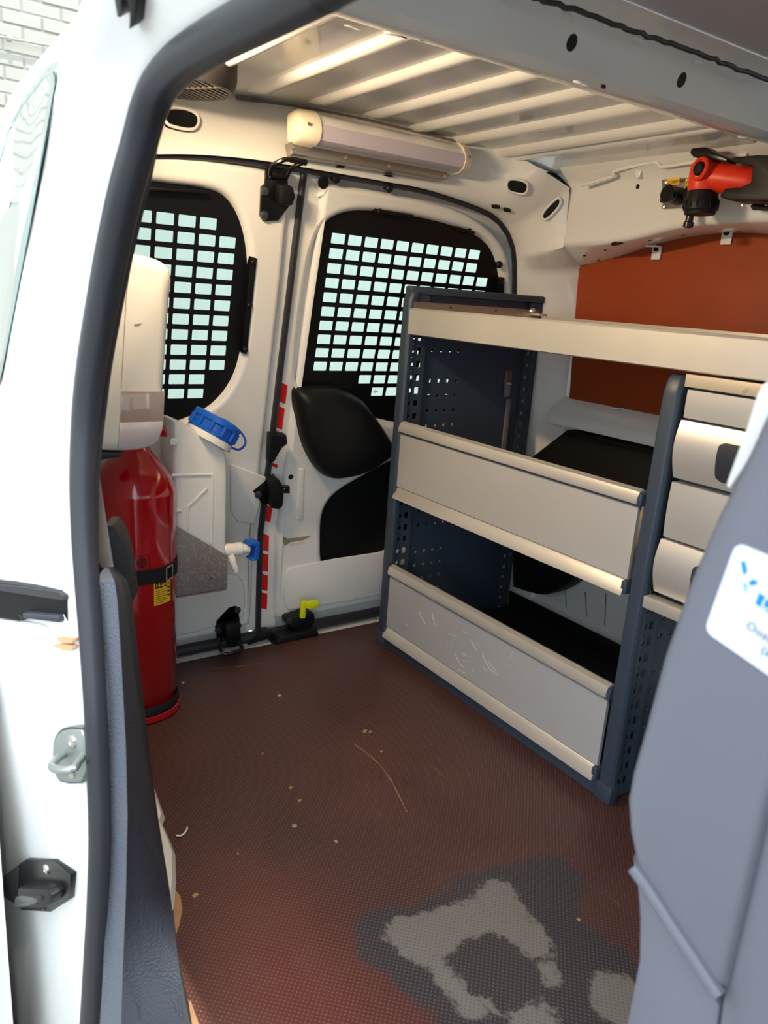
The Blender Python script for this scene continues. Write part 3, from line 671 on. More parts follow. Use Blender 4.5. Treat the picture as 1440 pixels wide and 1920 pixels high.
def rail_hole(x, y, rx, ry):
    d = Vector(ray(x, y)).normalized(); b = rail_hole.bvh.ray_cast(Vector(CAM), d)
    if not b[0]: return
    n_ = b[1] if b[1].dot(d) < 0 else -b[1]; u = V(1, 0, 0) - n_ * n_.x; f = Fr(b[0], u, n_.cross(u))
    obj('hole', MB().prism(circ(0, 0, rx, 18, ry), f, -.004, .0008), black_m, rail)
_m = MB().loft([rail_loop(t) for t in range(60)], closed=False, cap=False); rail_hole.bvh = BVHTree.FromPolygons([tuple(v) for v in _m.v], _m.f)
for x, y, rx, ry in ((1158, 457, .016, .010), (1196, 350, .0045, .005), (1096, 480, .004, .003), (1135, 469, .004, .002), (1122, 488, .004, .002), (1219, 451, .005, .002), (1281, 441, .006, .002), (1386, 434, .005, .002), (1420, 428, .004, .0015)): rail_hole(x, y, rx, ry)
# roof edge bead and small hanger tab on the rail top
obj('roof_edge_bead', MB().tube(spline([PY(x, y, 1.40) for x, y in ((1090, 348), (1150, 330), (1150, 322), (1215, 306), (1232, 306), (1242, 313), (1290, 306), (1400, 290))], 4), .003, 6), paint, rail)
obj('hanger_tab', MB().prism(RF.pts([(1183, 316), (1197, 315), (1192, 332), (1186, 334)], .03), RF, .0, .02), paint, rail, bevel=.002)
# panel clips
for x, y in ((1232, 468), (1364, 438), (1162, 770)):
    f = Fr(PY(x, y, FW - .010), (1, .0, 0), (0, 0, 1))
    c = thing('panel_clip', f.o, {1232: 'left white metal clip at the top edge of the plywood', 1364: 'right white metal clip at the top edge of the plywood', 1162: 'small white clip at the bottom edge of the plywood'}[x], 'clip', 'plywood clips')
    obj('tab', MB().box(-.012, .012, -.022, .006, -.002, .002, fr=f), paint, c, bevel=.0008)
    obj('lug', MB().box(-.016, .010, .004, .008, -.002, .022, fr=f), paint, c, bevel=.0008)
    obj('slot', MB().prism(circ(-.001, .0005, .007, 14, .0045), f, .002, .0032), black_m, c)
# ledge under the plywood and lower white wall
lg = [(1.56, .632), (1.55, .628), (1.505, .595), (1.498, .58), (1.498, .566), (1.545, .56)]
led = obj('wall_left_ledge', MB().loft([[V(X, a, b_) for a, b_ in lg] for X in (-1.43, -1.40, -.9, .2)], closed=False, cap=False), paint, fixn=False, ang=50); struct(led, 'white sloping ledge below the plywood panel', 'ledge')
lw = obj('wall_left_lower', MB().loft([[V(X, 1.562, .6), V(X, 1.56, .3), V(X, 1.557, .08), V(X, 1.54, .05), V(X, 1.505, .0)] for X in (-1.6, -1.2, -.8, .2)], closed=False, cap=False), paint_d, fixn=False); struct(lw, 'white lower side wall behind the shelf trays', 'wall')

# black container behind the trays
bx = thing('black_container', (-1.18, 1.5, .25), 'black rounded plastic box on the far wall behind the middle tray', 'box')
kl = smooth([(-1.50, .555), (-.93, .565), (-.93, .36), (-1.08, .32), (-1.19, .27), (-1.25, .205), (-1.29, .156), (-1.345, .112), (-1.40, .095), (-1.50, .085)], 1)
kf = Fr((0, 1.549, 0), (1, 0, 0), (0, 0, 1))
kl = kl if area(kl) > 0 else list(reversed(kl))
obj('shell', MB().loft([[kf.p(a, b_, w) for a, b_ in (inset(kl, i) if i else kl)] for i, w in ((0, 0), (0, .045), (.004, .055), (.012, .061), (.024, .063))]), black_p, bx, ang=50)
obj('lid_ridge', MB().loft([[V(X, 1.496, .50), V(X, 1.488, .503), V(X, 1.488, .513), V(X, 1.496, .516)] for X in (-1.36, -.97)]), black_s, bx, bevel=.002)

# ================================================================== shelf rack
SF = 1.06; SB = 1.485; XL = -1.488; XR = -.762
rack = thing('shelf_rack', ((XL + XR) / 2, 1.27, 0), 'slate grey shelving rack with perforated side panels standing on the floor', 'shelving')
def side_panel(X, z1, par, name_suffix=0, square=True):
    SFr = Fr((X, 0, 0), (0, 1, 0), (0, 0, 1))                  # w = +X
    hs = []
    ph = .036
    rows = int((z1 - .08) / ph)
    for r in range(rows):
        z = .05 + r * ph
        if r % 6 in (0,): continue
        for c in range(4): hs.append(rrect(SF + .085 + c * .027, SF + .0935 + c * .027, z, z + .0085, .001, 1))
    obj('perforated_panel', MB().plate([(SF + .058, .012), (SB - .03, .012), (SB - .03, z1 - .02), (SF + .058, z1 - .02)], hs, SFr, -.002, .002), shelf_n, par)
    for (ya, yb, nm) in ((SF + .012, SF + .06, 'front_post_web'), (SB - .045, SB - .005, 'rear_post_web')):
        hh = []
        n_ = int((z1 - .06) / .0305)
        for k in range(n_):
            z = .035 + k * .0305
            hh.append(circ(ya + .012, z, .0055, 10)); hh.append(circ(ya + .012, z + .0152, .0018, 6)); hh.append(rrect(ya + .024, ya + .037, z - .0075, z + .0075, .001, 1))
        obj(nm, MB().plate([(ya, .004), (yb, .004), (yb, z1 - .006), (ya, z1 - .006)], hh, SFr, .010, .013), shelf_n, par)
    # front and rear extrusions
    pr = [(X - .014, SF + .016), (X - .014, SF + .004), (X - .009, SF - .002), (X + .013, SF - .002), (X + .019, SF + .004), (X + .019, SF + .016)]
    top = z1
    obj('front_post', MB().loft([[V(a, b_, 0) for a, b_ in pr], [V(a, b_, top * .55) for a, b_ in pr], [V(a, b_ + .004, top - .03) for a, b_ in pr], [V(a * 1, b_ + .010, top - .008) for a, b_ in pr], [V(X + (a - X) * .8, b_ + .016, top) for a, b_ in pr]]), shelf_n, par, bevel=.0015)
    obj('front_post_foot', MB().box(X - .0155, X + .0205, SF - .004, SF + .018, 0, .035), shelf_n, par, bevel=.002)
    obj('rear_post', MB().box(X - .012, X + .012, SB - .008, SB, 0, z1), shelf_n, par, bevel=.002)
    return SFr
side_panel(XL, .875, rack); side_panel(XR, .765, rack)
obj('top_rail', MB().box(XL - .014, XL + .018, SF + .008, SB, .862, .880), shelf_n, rack, bevel=.005)
obj('top_web', MB().box(XL - .001, XL + .003, SF + .05, SB - .04, .80, .865), shelf_n, rack)
obj('base_rail', MB().box(XL + .018, XR - .014, SF - .001, SF + .02, 0, .03), shelf_n, rack, bevel=.003)
obj('rear_bracket', MB().box(XL + .004, XL + .008, SB - .085, SB - .07, .35, .62), steel_br, rack, bevel=.001)
bk = PX(954, 720, XL + .012)
obj('clamp_plate', MB().box(XL + .004, XL + .010, bk.y - .010, bk.y + .010, bk.z - .033, bk.z + .033), steel, rack, bevel=.001)
obj('clamp_bolt', MB().lathe([(.006, 0), (.006, .004), (.003, .010), (.002, .012)], (XL + .010, bk.y, bk.z), (1, 0, 0), 10), chrome, rack)

def tray(z0, z1, label, dirtm):
    t = thing('shelf_tray', ((XL + XR) / 2, SF, z0), label, 'shelf tray', 'aluminium trays of the rack')
    x0 = XL + .026; x1 = XR - .018
    # aluminium profile of the front: lip, groove, flat panel, lower lip  (depth, height)
    prof_top = [(-.004, z1 - .026), (-.010, z1 - .024), (-.011, z1 - .016), (-.006, z1 - .004), (.004, z1), (.012, z1 - .003), (.012, z1 - .008), (.004, z1 - .008), (-.001, z1 - .014), (0, z1 - .026)]
    prof_bot = [(.001, z0 + .026), (-.002, z0 + .024), (-.006, z0 + .016), (-.012, z0 + .008), (-.014, z0), (-.010, z0), (-.004, z0 + .006), (.003, z0 + .006), (.004, z0 + .026)]
    prof_mid = [(.001, z1 - .030), (-.003, z1 - .032), (-.003, z0 + .028), (.001, z0 + .026), (.004, z0 + .026), (.004, z1 - .030)]
    for nm, pr, mm in (('upper_lip', prof_top, alu), ('front_panel', prof_mid, dirtm), ('lower_lip', prof_bot, alu)):
        obj(nm, MB().loft([[V(X, SF + a, b_) for a, b_ in pr] for X in (x0, x1)]), mm, t, ang=40)
    obj('groove_strip', MB().box(x0, x1, SF + .001, SF + .005, z1 - .036, z1 - .012), shelf_n, t)
    for X in (x0, x1):
        obj('end_cap', MB().box(X - .007, X + .002 if X == x0 else X + .007, SF - .008, SF + .012, z1 - .028, z1 - .006), shelf_n, t, bevel=.003)
        obj('end_cap', MB().box(X - .006, X + .002 if X == x0 else X + .006, SF - .010, SF + .012, z0 + .002, z0 + .026), shelf_n, t, bevel=.003)
    obj('tray_floor', MB().box(x0, x1, SF + .012, SB - .01, z0 + .008, z0 + .012), mat('rubber_mat_%d' % int(z0 * 1000), (14, 15, 17), .7) if z0 < .2 else alu, t)
    obj('tray_back', MB().box(x0, x1, SB - .014, SB - .01, z0 + .008, z0 + .055), alu if z0 > .2 else black_p, t, bevel=.001)
    return t
tray(.392, .576, 'aluminium tray with smooth warm-lit front panel, middle of the rack', alu_flat)
tray(.032, .222, 'aluminium tray with scratched dull front panel, lowest of the rack', mat('scuffed_aluminium', (186, 186, 188), .46, metal=.3, var=.05, dirt=(205, 204, 203), dscale=70, dth=.6))

# scratches on the lowest front panel, drips and scuffs on the white wall behind
low = [o for o in bpy.data.objects if o.name.startswith('shelf_tray') and 'lowest' in o.get('label', '')][0]
sf = Fr((0, SF - .0032, 0), (1, 0, 0), (0, 0, 1)); scr = mat('bright_scratch', (226, 226, 226), .4)
rs = random.Random(3)
for k in range(26):
    x = rs.gauss(870, 45); y = 1190 + (x - 815) * .55 + rs.gauss(0, 26); a = sf.px(x, y); an = rs.gauss(-.5, .5); ln = rs.uniform(.008, .04)
    P = [sf.p(a[0] + math.cos(an + t * .3) * ln * t, a[1] + math.sin(an + t * .3) * ln * t, .0002) for t in (0, .35, .7, 1)]
    if all(.065 < p.z < .185 and XL + .03 < p.x < XR - .03 for p in P): obj('scratch', MB().tube(P, .00035, 4), scr, low)
drip = mat('grey_drip', (120, 120, 120), .6)
for pts_ in ([(1060, 1108), (1062, 1140), (1074, 1190)], [(1097, 1110), (1101, 1170), (1103, 1207)], [(1136, 1112), (1134, 1170), (1132, 1220)]):
    obj('drip', MB().tube([PY(x, y, 1.555) for x, y in pts_], .0012, 5), drip, lw)
for x, y, r in ((1082, 1176, .003), (1096, 1184, .004), (1102, 1188, .005), (1112, 1199, .005), (1053, 1173, .002), (1124, 1230, .002)):
    obj('scuff_mark', MB().lathe([(r, 0), (r * .6, .0015), (.0003, .002)], PY(x, y, 1.5555), (.2, -1, .1), 7), black_s, lw)

# top tray: continuous over rack and drawers
tt = thing('top_shelf', (-1.0, 1.27, .775), 'long aluminium top shelf running over the rack and drawers', 'shelf')
pt = [(0, .773), (-.004, .775), (-.004, .828), (0, .832), (.012, .832), (.012, .829), (.002, .827), (.002, .779), (.012, .777), (.012, .773)]
obj('front_rail', MB().loft([[V(X, SF + a, b_) for a, b_ in pt] for X in (XL + .026, -.15)]), alu, tt, ang=40)
obj('shelf_plate', MB().box(XL + .03, -.15, SF + .01, SB - .02, .785, .789), alu, tt)
pbk = [(0, .785), (0, .826), (-.012, .826), (-.012, .832), (.006, .832), (.006, .785)]
obj('back_rail', MB().loft([[V(X, SB - .03 + a, b_) for a, b_ in pbk] for X in (XL + .05, -.15)]), alu, tt, ang=40)
es = MB().plate([(SF + .006, .785), (SB - .03, .785), (SB - .03, .846), (SF + .006, .846)], [circ(SF + .11, .838, .003, 8), circ(SF + .25, .838, .003, 8)], Fr((XL + .027, 0, 0), (0, 1, 0), (0, 0, 1)), 0, .003)
obj('end_strip', es, steel, tt)
obj('bolt', MB().lathe([(.008, 0), (.008, .003), (.005, .006), (.001, .008)], (XL + .031, SB - .055, .842), (1, -.3, .2), 10), chrome, tt)
obj('end_bracket', MB().box(XL + .03, XL + .06, SB - .06, SB - .03, .832, .838), alu, tt, bevel=.001)

# drawer cabinet right of the middle post
DX0 = XR + .022; DX1 = -.24
cab = thing('drawer_cabinet', ((DX0 + DX1) / 2, 1.27, .36), 'silver drawer cabinet hanging to the right of the slate post', 'drawer cabinet')
obj('carcass', MB().box(DX0 + .004, DX1, SF + .03, SB - .02, .37, .765), shelf_n, cab)
zz = lambda x, y: PY(x, y, SF + .004).z
def drawer(za, zb, bulge, handle):
    n_ = 10; pr = []
    for k in range(n_ + 1):
        t = k / n_; z = za + (zb - za) * t
        pr.append((SF + .010 - bulge * math.sin(math.pi * min(1, (1 - t) * .9 + .1)) * 1.0, z))
    lp = pr + [(SF + .03, zb), (SF + .03, za)]
    d = obj('drawer', MB().loft([[V(X, a, b_) for a, b_ in lp] for X in (DX0 + .006, DX1 - .006)]), drawer_m, cab, ang=40)
    if handle:
        sy = lambda b_: SF + .010 - bulge * math.sin(math.pi * min(1, (1 - (b_ - za) / (zb - za)) * .9 + .1)) - .0012
        h0 = za + .012; h1 = zb - .020; lo = []
        for k in range(15):
            t = k / 14; b_ = h0 + (h1 - h0) * t; e = min(b_ - h0, h1 - b_, .009); c_ = .009 - math.sqrt(max(0, .009 ** 2 - (.009 - e) ** 2))
            lo.append([V(handle + c_, sy(b_), b_), V(handle + .14 - c_, sy(b_), b_), V(handle + .14 - c_, sy(b_) + .004, b_), V(handle + c_, sy(b_) + .004, b_)])
        obj('handle', MB().loft(lo), latch_g, d, ang=40)['label'] = 'dark grey recessed handle'
z_ = [zz(1276, 697), zz(1278, 724), zz(1276, 729), zz(1272, 782), zz(1269, 786), zz(1250, 893), zz(1247, 901), zz(1231, 1003), zz(1230, 1007), zz(1215, 1106), zz(1208, 1113), zz(1205, 1135)]
hx = PY(1341, 850, SF - .008).x
obj('fascia', MB().box(DX0 + .002, DX1, SF + .004, SF + .02, z_[1], z_[0] - .002), mat('worn_fascia', (205, 190, 165), .5, metal=.3, var=.05, dirt=(110, 92, 80), dscale=45, dth=.6), cab, bevel=.001)
drawer(z_[3], z_[2], .001, None); drawer(z_[5], z_[4], .013, hx); drawer(z_[7], z_[6], .003, None); drawer(z_[9], z_[8], .013, PY(1298, 1050, SF - .008).x)
obj('base_strip', MB().box(DX0 - .002, DX1, SF - .004, SF + .02, z_[11], z_[10]), alu, cab, bevel=.002)
side = None

# ================================================================== torch, chargers, sockets on the rail
TY = 1.36
tf = Fr((0, TY, 0), (1, 0, 0), (0, 0, 1))
def tp3(x, y, Y=TY): return PY(x, y, Y)
tor = thing('work_torch', tp3(1330, 400), 'orange red angled work torch with black lamp head clipped in its holder', 'torch')
ca = tp3(1318, 330); cz = tp3(1420, 343, TY + .02)
ax = (cz - ca).normalized()
obj('handle_body', MB().lathe([(.020, -.012), (.026, 0), (.027, .02), (.0255, .045), (.0255, .09), (.023, .105), (.018, .112)], ca, ax, 24), red_o, tor)
dn = (tp3(1312, 400) - tp3(1322, 330)).normalized()
hd0 = tp3(1322, 330)
obj('head_neck', MB().lathe([(.018, -.030), (.028, -.018), (.029, 0), (.0285, .02), (.0265, .028)], hd0, dn, 24), red_o, tor)
obj('lamp_head', MB().lathe([(.0265, .026), (.0285, .03), (.029, .038), (.031, .042), (.031, .060), (.028, .064), (.0275, .068), (.022, .068)], hd0, dn, 28), black_p, tor)
for k in range(16):
    e = dn.orthogonal().normalized(); g = dn.cross(e); t = 2 * math.pi * k / 16
    o_ = hd0 + dn * .044 + (e * math.cos(t) + g * math.sin(t)) * .0312; obj('grip_ridge', MB().tube([o_, o_ + dn * .014], .0016, 5), black_s, tor)
fn = V(-.25, -.95, .12).normalized()
bc = tp3(1313, 317, TY - .026)
obj('pivot_ring', MB().lathe([(.021, -.006), (.0215, .002), (.019, .005), (.0165, .005), (.0165, 0)], bc, fn, 24), red_o, tor)
obj('switch_button', MB().lathe([(.0125, -.004), (.0125, .005), (.010, .008), (.004, .0095)], bc, fn, 20), black_p, tor)
obj('belt_clip', MB().prism(tf.pts([(1305, 290), (1309, 281), (1334, 279), (1348, 288), (1376, 299), (1374, 307), (1344, 302), (1334, 296), (1312, 298)]), tf, -.012, .02), black_s, tor, bevel=.002)
hol = thing('torch_holder', tp3(1410, 385), 'black plastic charging holder gripping the torch at the right edge', 'holder')
obj('cradle', MB().prism(tf.pts([(1362, 372), (1372, 356), (1400, 354), (1420, 346), (1424, 316), (1384, 306), (1386, 299), (1432, 294), (1500, 296), (1500, 380), (1378, 378)]), tf, -.045, .022), black_p, hol, bevel=.003)
obj('mounting_foot', MB().prism(smooth(tf.pts([(1380, 376), (1500, 372), (1500, 388), (1386, 389), (1380, 384)]), 1), tf, -.055, -.045), black_p, hol, bevel=.002)
for x, y in ((1391, 385), (1438, 382)): obj('screw', MB().lathe([(.004, 0), (.004, .002), (.001, .003)], PY(x, y, TY + .043), (0, -1, 0), 10), chrome, hol)
# socket plate
sp = thing('socket_plate', PY(1290, 390, 1.43), 'steel plate with two black capped sockets beside the torch', 'socket plate')
spf = Fr((0, 1.428, 0), (1, 0, 0), (0, 0, 1))
qd = [spf.px(x, y) for x, y in ((1243, 337), (1245, 392), (1320, 388), (1320, 332))]
obj('plate', MB().prism(qd, spf, 0, .004), steel, sp, bevel=.001)
for i, (x, y) in enumerate(((1252, 363), (1296, 362))):
    o_ = PY(x, y, 1.39)
    k = obj('socket', MB().lathe([(.015, -.036), (.0165, -.030), (.0165, -.008)], o_, (-.1, -1, .05), 20), black_p, sp)
    obj('cap', MB().lathe([(.0165, -.008), (.0175, -.006), (.0175, .002), (.0155, .004), (.002, .0045)], o_, (-.1, -1, .05), 24), black_s, k)
    obj('cap_hinge', MB().prism(spf.pts([(x + 12, y - 8), (x + 28, y - 3), (x + 24, y + 8), (x + 8, y + 16), (x - 2, y + 20), (x - 4, y + 14)]), spf, .004, .022), black_p, k, bevel=.002)
for x, y in ((1248, 342), (1244, 388), (1277, 360)): obj('screw', MB().lathe([(.004, 0), (.004, .002), (.001, .003)], PY(x, y, 1.424), (0, -1, 0), 10), chrome, sp)
pm = obj('plug_connector', MB().lathe([(.006, .02), (.0075, .0), (.0075, -.02), (.010, -.022), (.010, -.03), (.006, -.032)], PY(1296, 395, 1.40), (.05, 0, 1), 14), black_s, sp)

def text_mesh(txt, size, fr, u, v, m, parent, w=.0008, rot=0., name='lettering', space=1.):
    cu = bpy.data.curves.new('t', 'FONT'); cu.body = txt; cu.size = size; cu.extrude = .0002; cu.resolution_u = 2; cu.space_character = space
    o = bpy.data.objects.new('t', cu); COL.objects.link(o); bpy.context.view_layer.update()
    me = bpy.data.meshes.new_from_object(o.evaluated_get(bpy.context.evaluated_depsgraph_get()))
    bpy.data.objects.remove(o)
    c, s_ = math.cos(rot), math.sin(rot)
    for vt in me.vertices:
        a, b_, d = vt.co; vt.co = fr.p(u + a * c - b_ * s_, v + a * s_ + b_ * c, w + d)
    me.materials.clear(); me.materials.append(m); return link(name, me, parent)
for (x0, x1, tx) in ((1254, 1277, 'CONTINU'), (1288, 1316, 'GESCH')):
    a = spf.px(x0, 349); b_ = spf.px(x1, 333)
    lb_ = obj('tape_label', MB().prism([a, spf.px(x1, 346), b_, spf.px(x0, 336)], spf, .004, .0048), label_y, sp); lb_['label'] = 'yellow printed label'
    text_mesh(tx, .0085, spf, a[0] + .001, a[1] + .0028, label_k, lb_, w=.0051, rot=.04)

# ================================================================== near side wall, jamb, seals
seal_px = [(700, -90, .262), (600, -30, .262), (500, 24, .262), (413, 70, .262), (345, 112, .261), (303, 155, .260), (279, 205, .258), (262, 265, .255), (238, 350, .247), (215, 450, .240), (188, 590, .230), (170, 700, .222), (160, 800, .216), (156, 900, .210), (158, 1000, .206), (164, 1100, .203), (171, 1200, .200), (179, 1330, .196), (184, 1450, .194), (187, 1570, .192), (183, 1690, .190), (176, 1800, .188), (168, 1920, .186), (160, 2040, .184)]
SP = [PY(x, y, Y) for x, y, Y in seal_px]; SP = [V(.6, .262, SP[0].z), V(.1, .262, SP[0].z)] + SP
seal = obj('door_seal', MB().tube(spline(SP, 5), [.0172 - .0045 * min(1, max(0, (k / len(spline(SP, 5)) - .45) / .3)) for k in range(len(spline(SP, 5)))], 16), rubber); tag(seal, 'thick black rubber door seal curving around the side door opening', 'seal')
_sp = spline(SP, 5); lip = []
for k, p in enumerate(_sp):
    t = (k - 10) / (len(_sp) - 10); g_ = min(max((t - .22) / .12, .25), 1) * (1 - .75 * min(1, max(0, (t - .5) / .15))); lip.append(p + V(-.012, .015, -.002) * g_)
obj('seal_lip', MB().tube(lip, .010, 10), rubber, seal)
ridge_px = [(440, -260, .215), (340, -215, .213), (262, -150, .211), (205, -75, .209), (172, -12, .208), (150, 48, .207), (134, 100, .206), (117, 175, .203), (86, 310, .194), (53, 450, .178), (34, 590, .162), (20, 700, .150), (6, 800, .139), (-8, 900, .130), (-25, 1000, .124), (-36, 1100, .119), (-45, 1200, .115), (-51, 1330, .112), (-55, 1450, .110), (-58, 1570, .110), (-60, 1690, .110), (-62, 1800, .110), (-66, 1920, .110), (-70, 2040, .110)]
RP = [PY(x, y, Y) for x, y, Y in ridge_px]; RP = [V(.6, .215, RP[0].z), V(.1, .215, RP[0].z)] + RP
NJ = 80
S2 = spline(SP, 4); R2 = spline(RP, 4); NJ = len(S2); assert len(R2) == NJ
jl = []
for t, off in ((0, 0), (.05, .006), (.12, .008), (.2, .006), (.27, .001), (.34, -.002), (.60, -.002), (.72, .001), (.80, .002), (.88, -.004), (.96, -.012)):
    l = []
    for i, (a, b_) in enumerate(zip(R2, S2)):
        k = .25 * min(1, max(.0, (i / NJ - .35) / .12))                 # no beads around the top corner
        p = a.lerp(b_, t); l.append(p + V(off, -off * .35, 0) * (k if off > 0 else 1) + V(0, .004 * (1 - k) * (t > .8), 0))
    jl.append(l)
jm = MB().loft([[a + V(-.04, .0, 0) for a in R2]] + jl, closed=False, cap=False)
jamb = obj('wall_right', jm, paint, fixn=False, ang=60); struct(jamb, 'white painted door jamb and rear quarter panel in the left foreground', 'door jamb')
jbvh = BVHTree.FromPolygons([tuple(v) for v in jm.v], jm.f)
def jhit(x, y):
    d = Vector(ray(x, y)).normalized(); h = jbvh.ray_cast(Vector(CAM), d)
    if h[0] is None: return PX(x, y, -.85), V(1, -.3, 0)
    n_ = h[1] if h[1].dot(d) < 0 else -h[1]; return h[0], n_
# outer skin behind the ridge
rr0 = [p for p in R2[28:] if p.z < 1.06]
rr0 = [p for i, p in enumerate(rr0) if i % 2 == 0]
head = [V(-.86, .48, 1.28), V(-.86, .38, 1.25), V(-.86, .29, 1.19), V(-.86, .245, 1.12), V(-.86, .222, 1.07)]
rp = head + rr0
def rear_y(z): return .283 - (1.134 - z) * .30 if z < 1.134 else .283 + (z - 1.134) * .58
def mid(p, X, t): return V(X, p.y * (1 - t) + max(p.y, rear_y(p.z) if p.z > .5 else p.y + .03) * t, p.z)
outer = obj('body_side', MB().loft([[V(p.x - (.0 if i >= len(head) else 0), p.y, p.z) for i, p in enumerate(rp)], [V(p.x - .03, p.y + .000, p.z) for p in rp], [mid(p, -1.1, .36) for p in rp], [mid(p, -1.4, .65) for p in rp], [mid(p, -1.65, .9) for p in rp], [mid(p, -1.76, 1) for p in rp], [mid(p, -1.80, 1) + V(0, .08, 0) for p in rp]], closed=False, cap=False), paint, fixn=False, ang=60); struct(outer, 'white outer side panel of the van at the left edge', 'body panel')
cs = [p for p in R2[:34] if p.x > -.90]
obj('roof_side', MB().loft([cs] + [[V(max(p.x, -.87), Y, max(z, p.z + .004)) for p in cs] for Y, z in ((.224, 1.07), (.245, 1.12), (.29, 1.19), (.38, 1.25), (.48, 1.285), (.7, 1.31))], closed=False, cap=False), paint, outer, fixn=False, ang=60)
ob = BVHTree.FromPolygons([tuple(w.co) for w in outer.data.vertices], [tuple(p.vertices) for p in outer.data.polygons])
def ohit(x, y):
    d = Vector(ray(x, y)).normalized(); h = ob.ray_cast(Vector(CAM), d); return h[0]
def osurf(X, z, off):
    h = ob.ray_cast(V(X, -1, z), V(0, 1, 0)); return (h[0] if h[0] else V(X, .16, z)) + V(0, -off, 0)
fe_ = [q for q in (ohit(x - 5, y) for x, y in ((118, 130), (108, 190), (94, 260), (77, 330), (59, 400), (37, 550), (17, 700))) if q]
te_ = [q for q in (ohit(x, y) for x, y in ((0, 300), (13, 255), (38, 195), (75, 147), (105, 108))) if q]
fz = [(q.x - .006, q.z) for q in fe_]; tz = [(q.x, q.z) for q in te_]
wl = tz + fz + [(fz[-1][0] - .06, .70), (-1.6, .70), (-1.66, .76), (-1.66, tz[0][1] - .05)]
wl = smooth(wl, 2)
rings = [[osurf(a, b_, o_) for a, b_ in (inset(wl, d) if d else wl)] for d, o_ in ((0, .0005), (.003, .0022), (.016, .0022), (.018, .0010))]
qw = obj('window_recess', MB().loft(rings, True, False), teal, outer, fixn=False)
qw['label'] = 'pale teal band framing the side pane'
inn = inset(wl, .015)
cI = (sum(a for a, _ in inn) / len(inn), sum(b_ for _, b_ in inn) / len(inn))
pm_ = MB(); rr_ = []
for t in (1, .75, .5, .25, .02): rr_.append([osurf(cI[0] + (a - cI[0]) * t, cI[1] + (b_ - cI[1]) * t, .0012) for a, b_ in inn])
pm_.loft(rr_, True, False); obj('side_pane', pm_, pane_m, outer, fixn=False)
# inner side wall hidden behind the jamb
iw = obj('wall_right_inner', MB().loft([[V(-.90, .215, -.05), V(-.90, .218, .4), V(-.92, .235, .7), V(-.84, .265, 1.02), V(-.80, .28, 1.17)], [V(-1.2, .255, -.05), V(-1.2, .258, .4), V(-1.2, .268, .7), V(-1.2, .30, 1.02), V(-1.2, .33, 1.17)], [V(-1.64, .27, -.05), V(-1.64, .27, .4), V(-1.57, .28, .7), V(-1.53, .31, 1.02), V(-1.52, .34, 1.17)]], closed=False, cap=False), paint, fixn=False); struct(iw, 'white inner side wall behind the extinguisher', 'wall')
# rail over the door opening (inside, above the seal)
# slot of the sliding door rail
PROUD = .005
def jpoly(pxs, n=2, sm=True):
    l = smooth(pxs, n) if sm else pxs; P = [jhit(*p) for p in l]; nn = sum((q for _, q in P), V(0, 0, 0)).normalized(); return [p for p, _ in P], nn
def jslab(name, pxs, m, par, d0, d1, sm=1, bevel=0, label=None, it=1):
    P, n_ = jpoly(pxs, it, bool(sm)); c = sum(P, V(0, 0, 0)) / len(P)
    u = V(0, 0, 1).cross(n_).normalized(); f = Fr(c + n_ * PROUD, u, n_.cross(u)); l = [f.px(*p) for p in (smooth(pxs, it) if sm else pxs)]; d0 -= PROUD + .01
    o = obj(name, MB().prism(l, f, d0, d1), m, par, bevel=bevel)
    if label: o['label'] = label
    return o, f
sl, f = jslab('rail_slot', [(-30, 1086), (0, 1091), (60, 1098), (118, 1106), (127, 1115), (131, 1150), (134, 1172), (123, 1170), (122, 1164), (52, 1155), (48, 1162), (0, 1155), (-30, 1150)], black_m, jamb, -.006, .0035, sm=0, label='black sliding door rail slot')
jslab('slot_cover', [(-30, 1087), (0, 1092), (60, 1099), (117, 1107), (126, 1115), (128, 1122), (90, 1117), (0, 1103), (-30, 1098)], mat('slot_rubber', (52, 52, 54), .6), jamb, .003, .0065, sm=0)
jslab('slot_roller', [(53, 1146), (120, 1151), (123, 1158), (122, 1164), (53, 1156)], latch_g, jamb, .003, .008, sm=0, bevel=.001)
jslab('slot_rail', [(-30, 1136), (0, 1141), (46, 1150), (50, 1157), (46, 1162), (0, 1155), (-30, 1150)], latch_g, jamb, .003, .006, sm=0)
jslab('rust_patch', [(106, 1193), (138, 1196), (138, 1206), (112, 1205)], rust, jamb, -.002, .0012, sm=1)
jslab('rust_patch', [(100, 1207), (138, 1209), (138, 1219), (120, 1219), (105, 1213)], rust, jamb, -.002, .0012, sm=1)
for pts_ in ([(-10, 1166), (20, 1163), (70, 1170), (92, 1178), (104, 1194), (114, 1206), (138, 1206)], [(-10, 1183), (40, 1188), (80, 1196)], [(-10, 1204), (50, 1212), (110, 1222)]):
    P = [jhit(*p)[0] for p in pts_]; obj('pressed_crease', MB().tube(spline(P, 4), .0022, 6), paint, jamb)
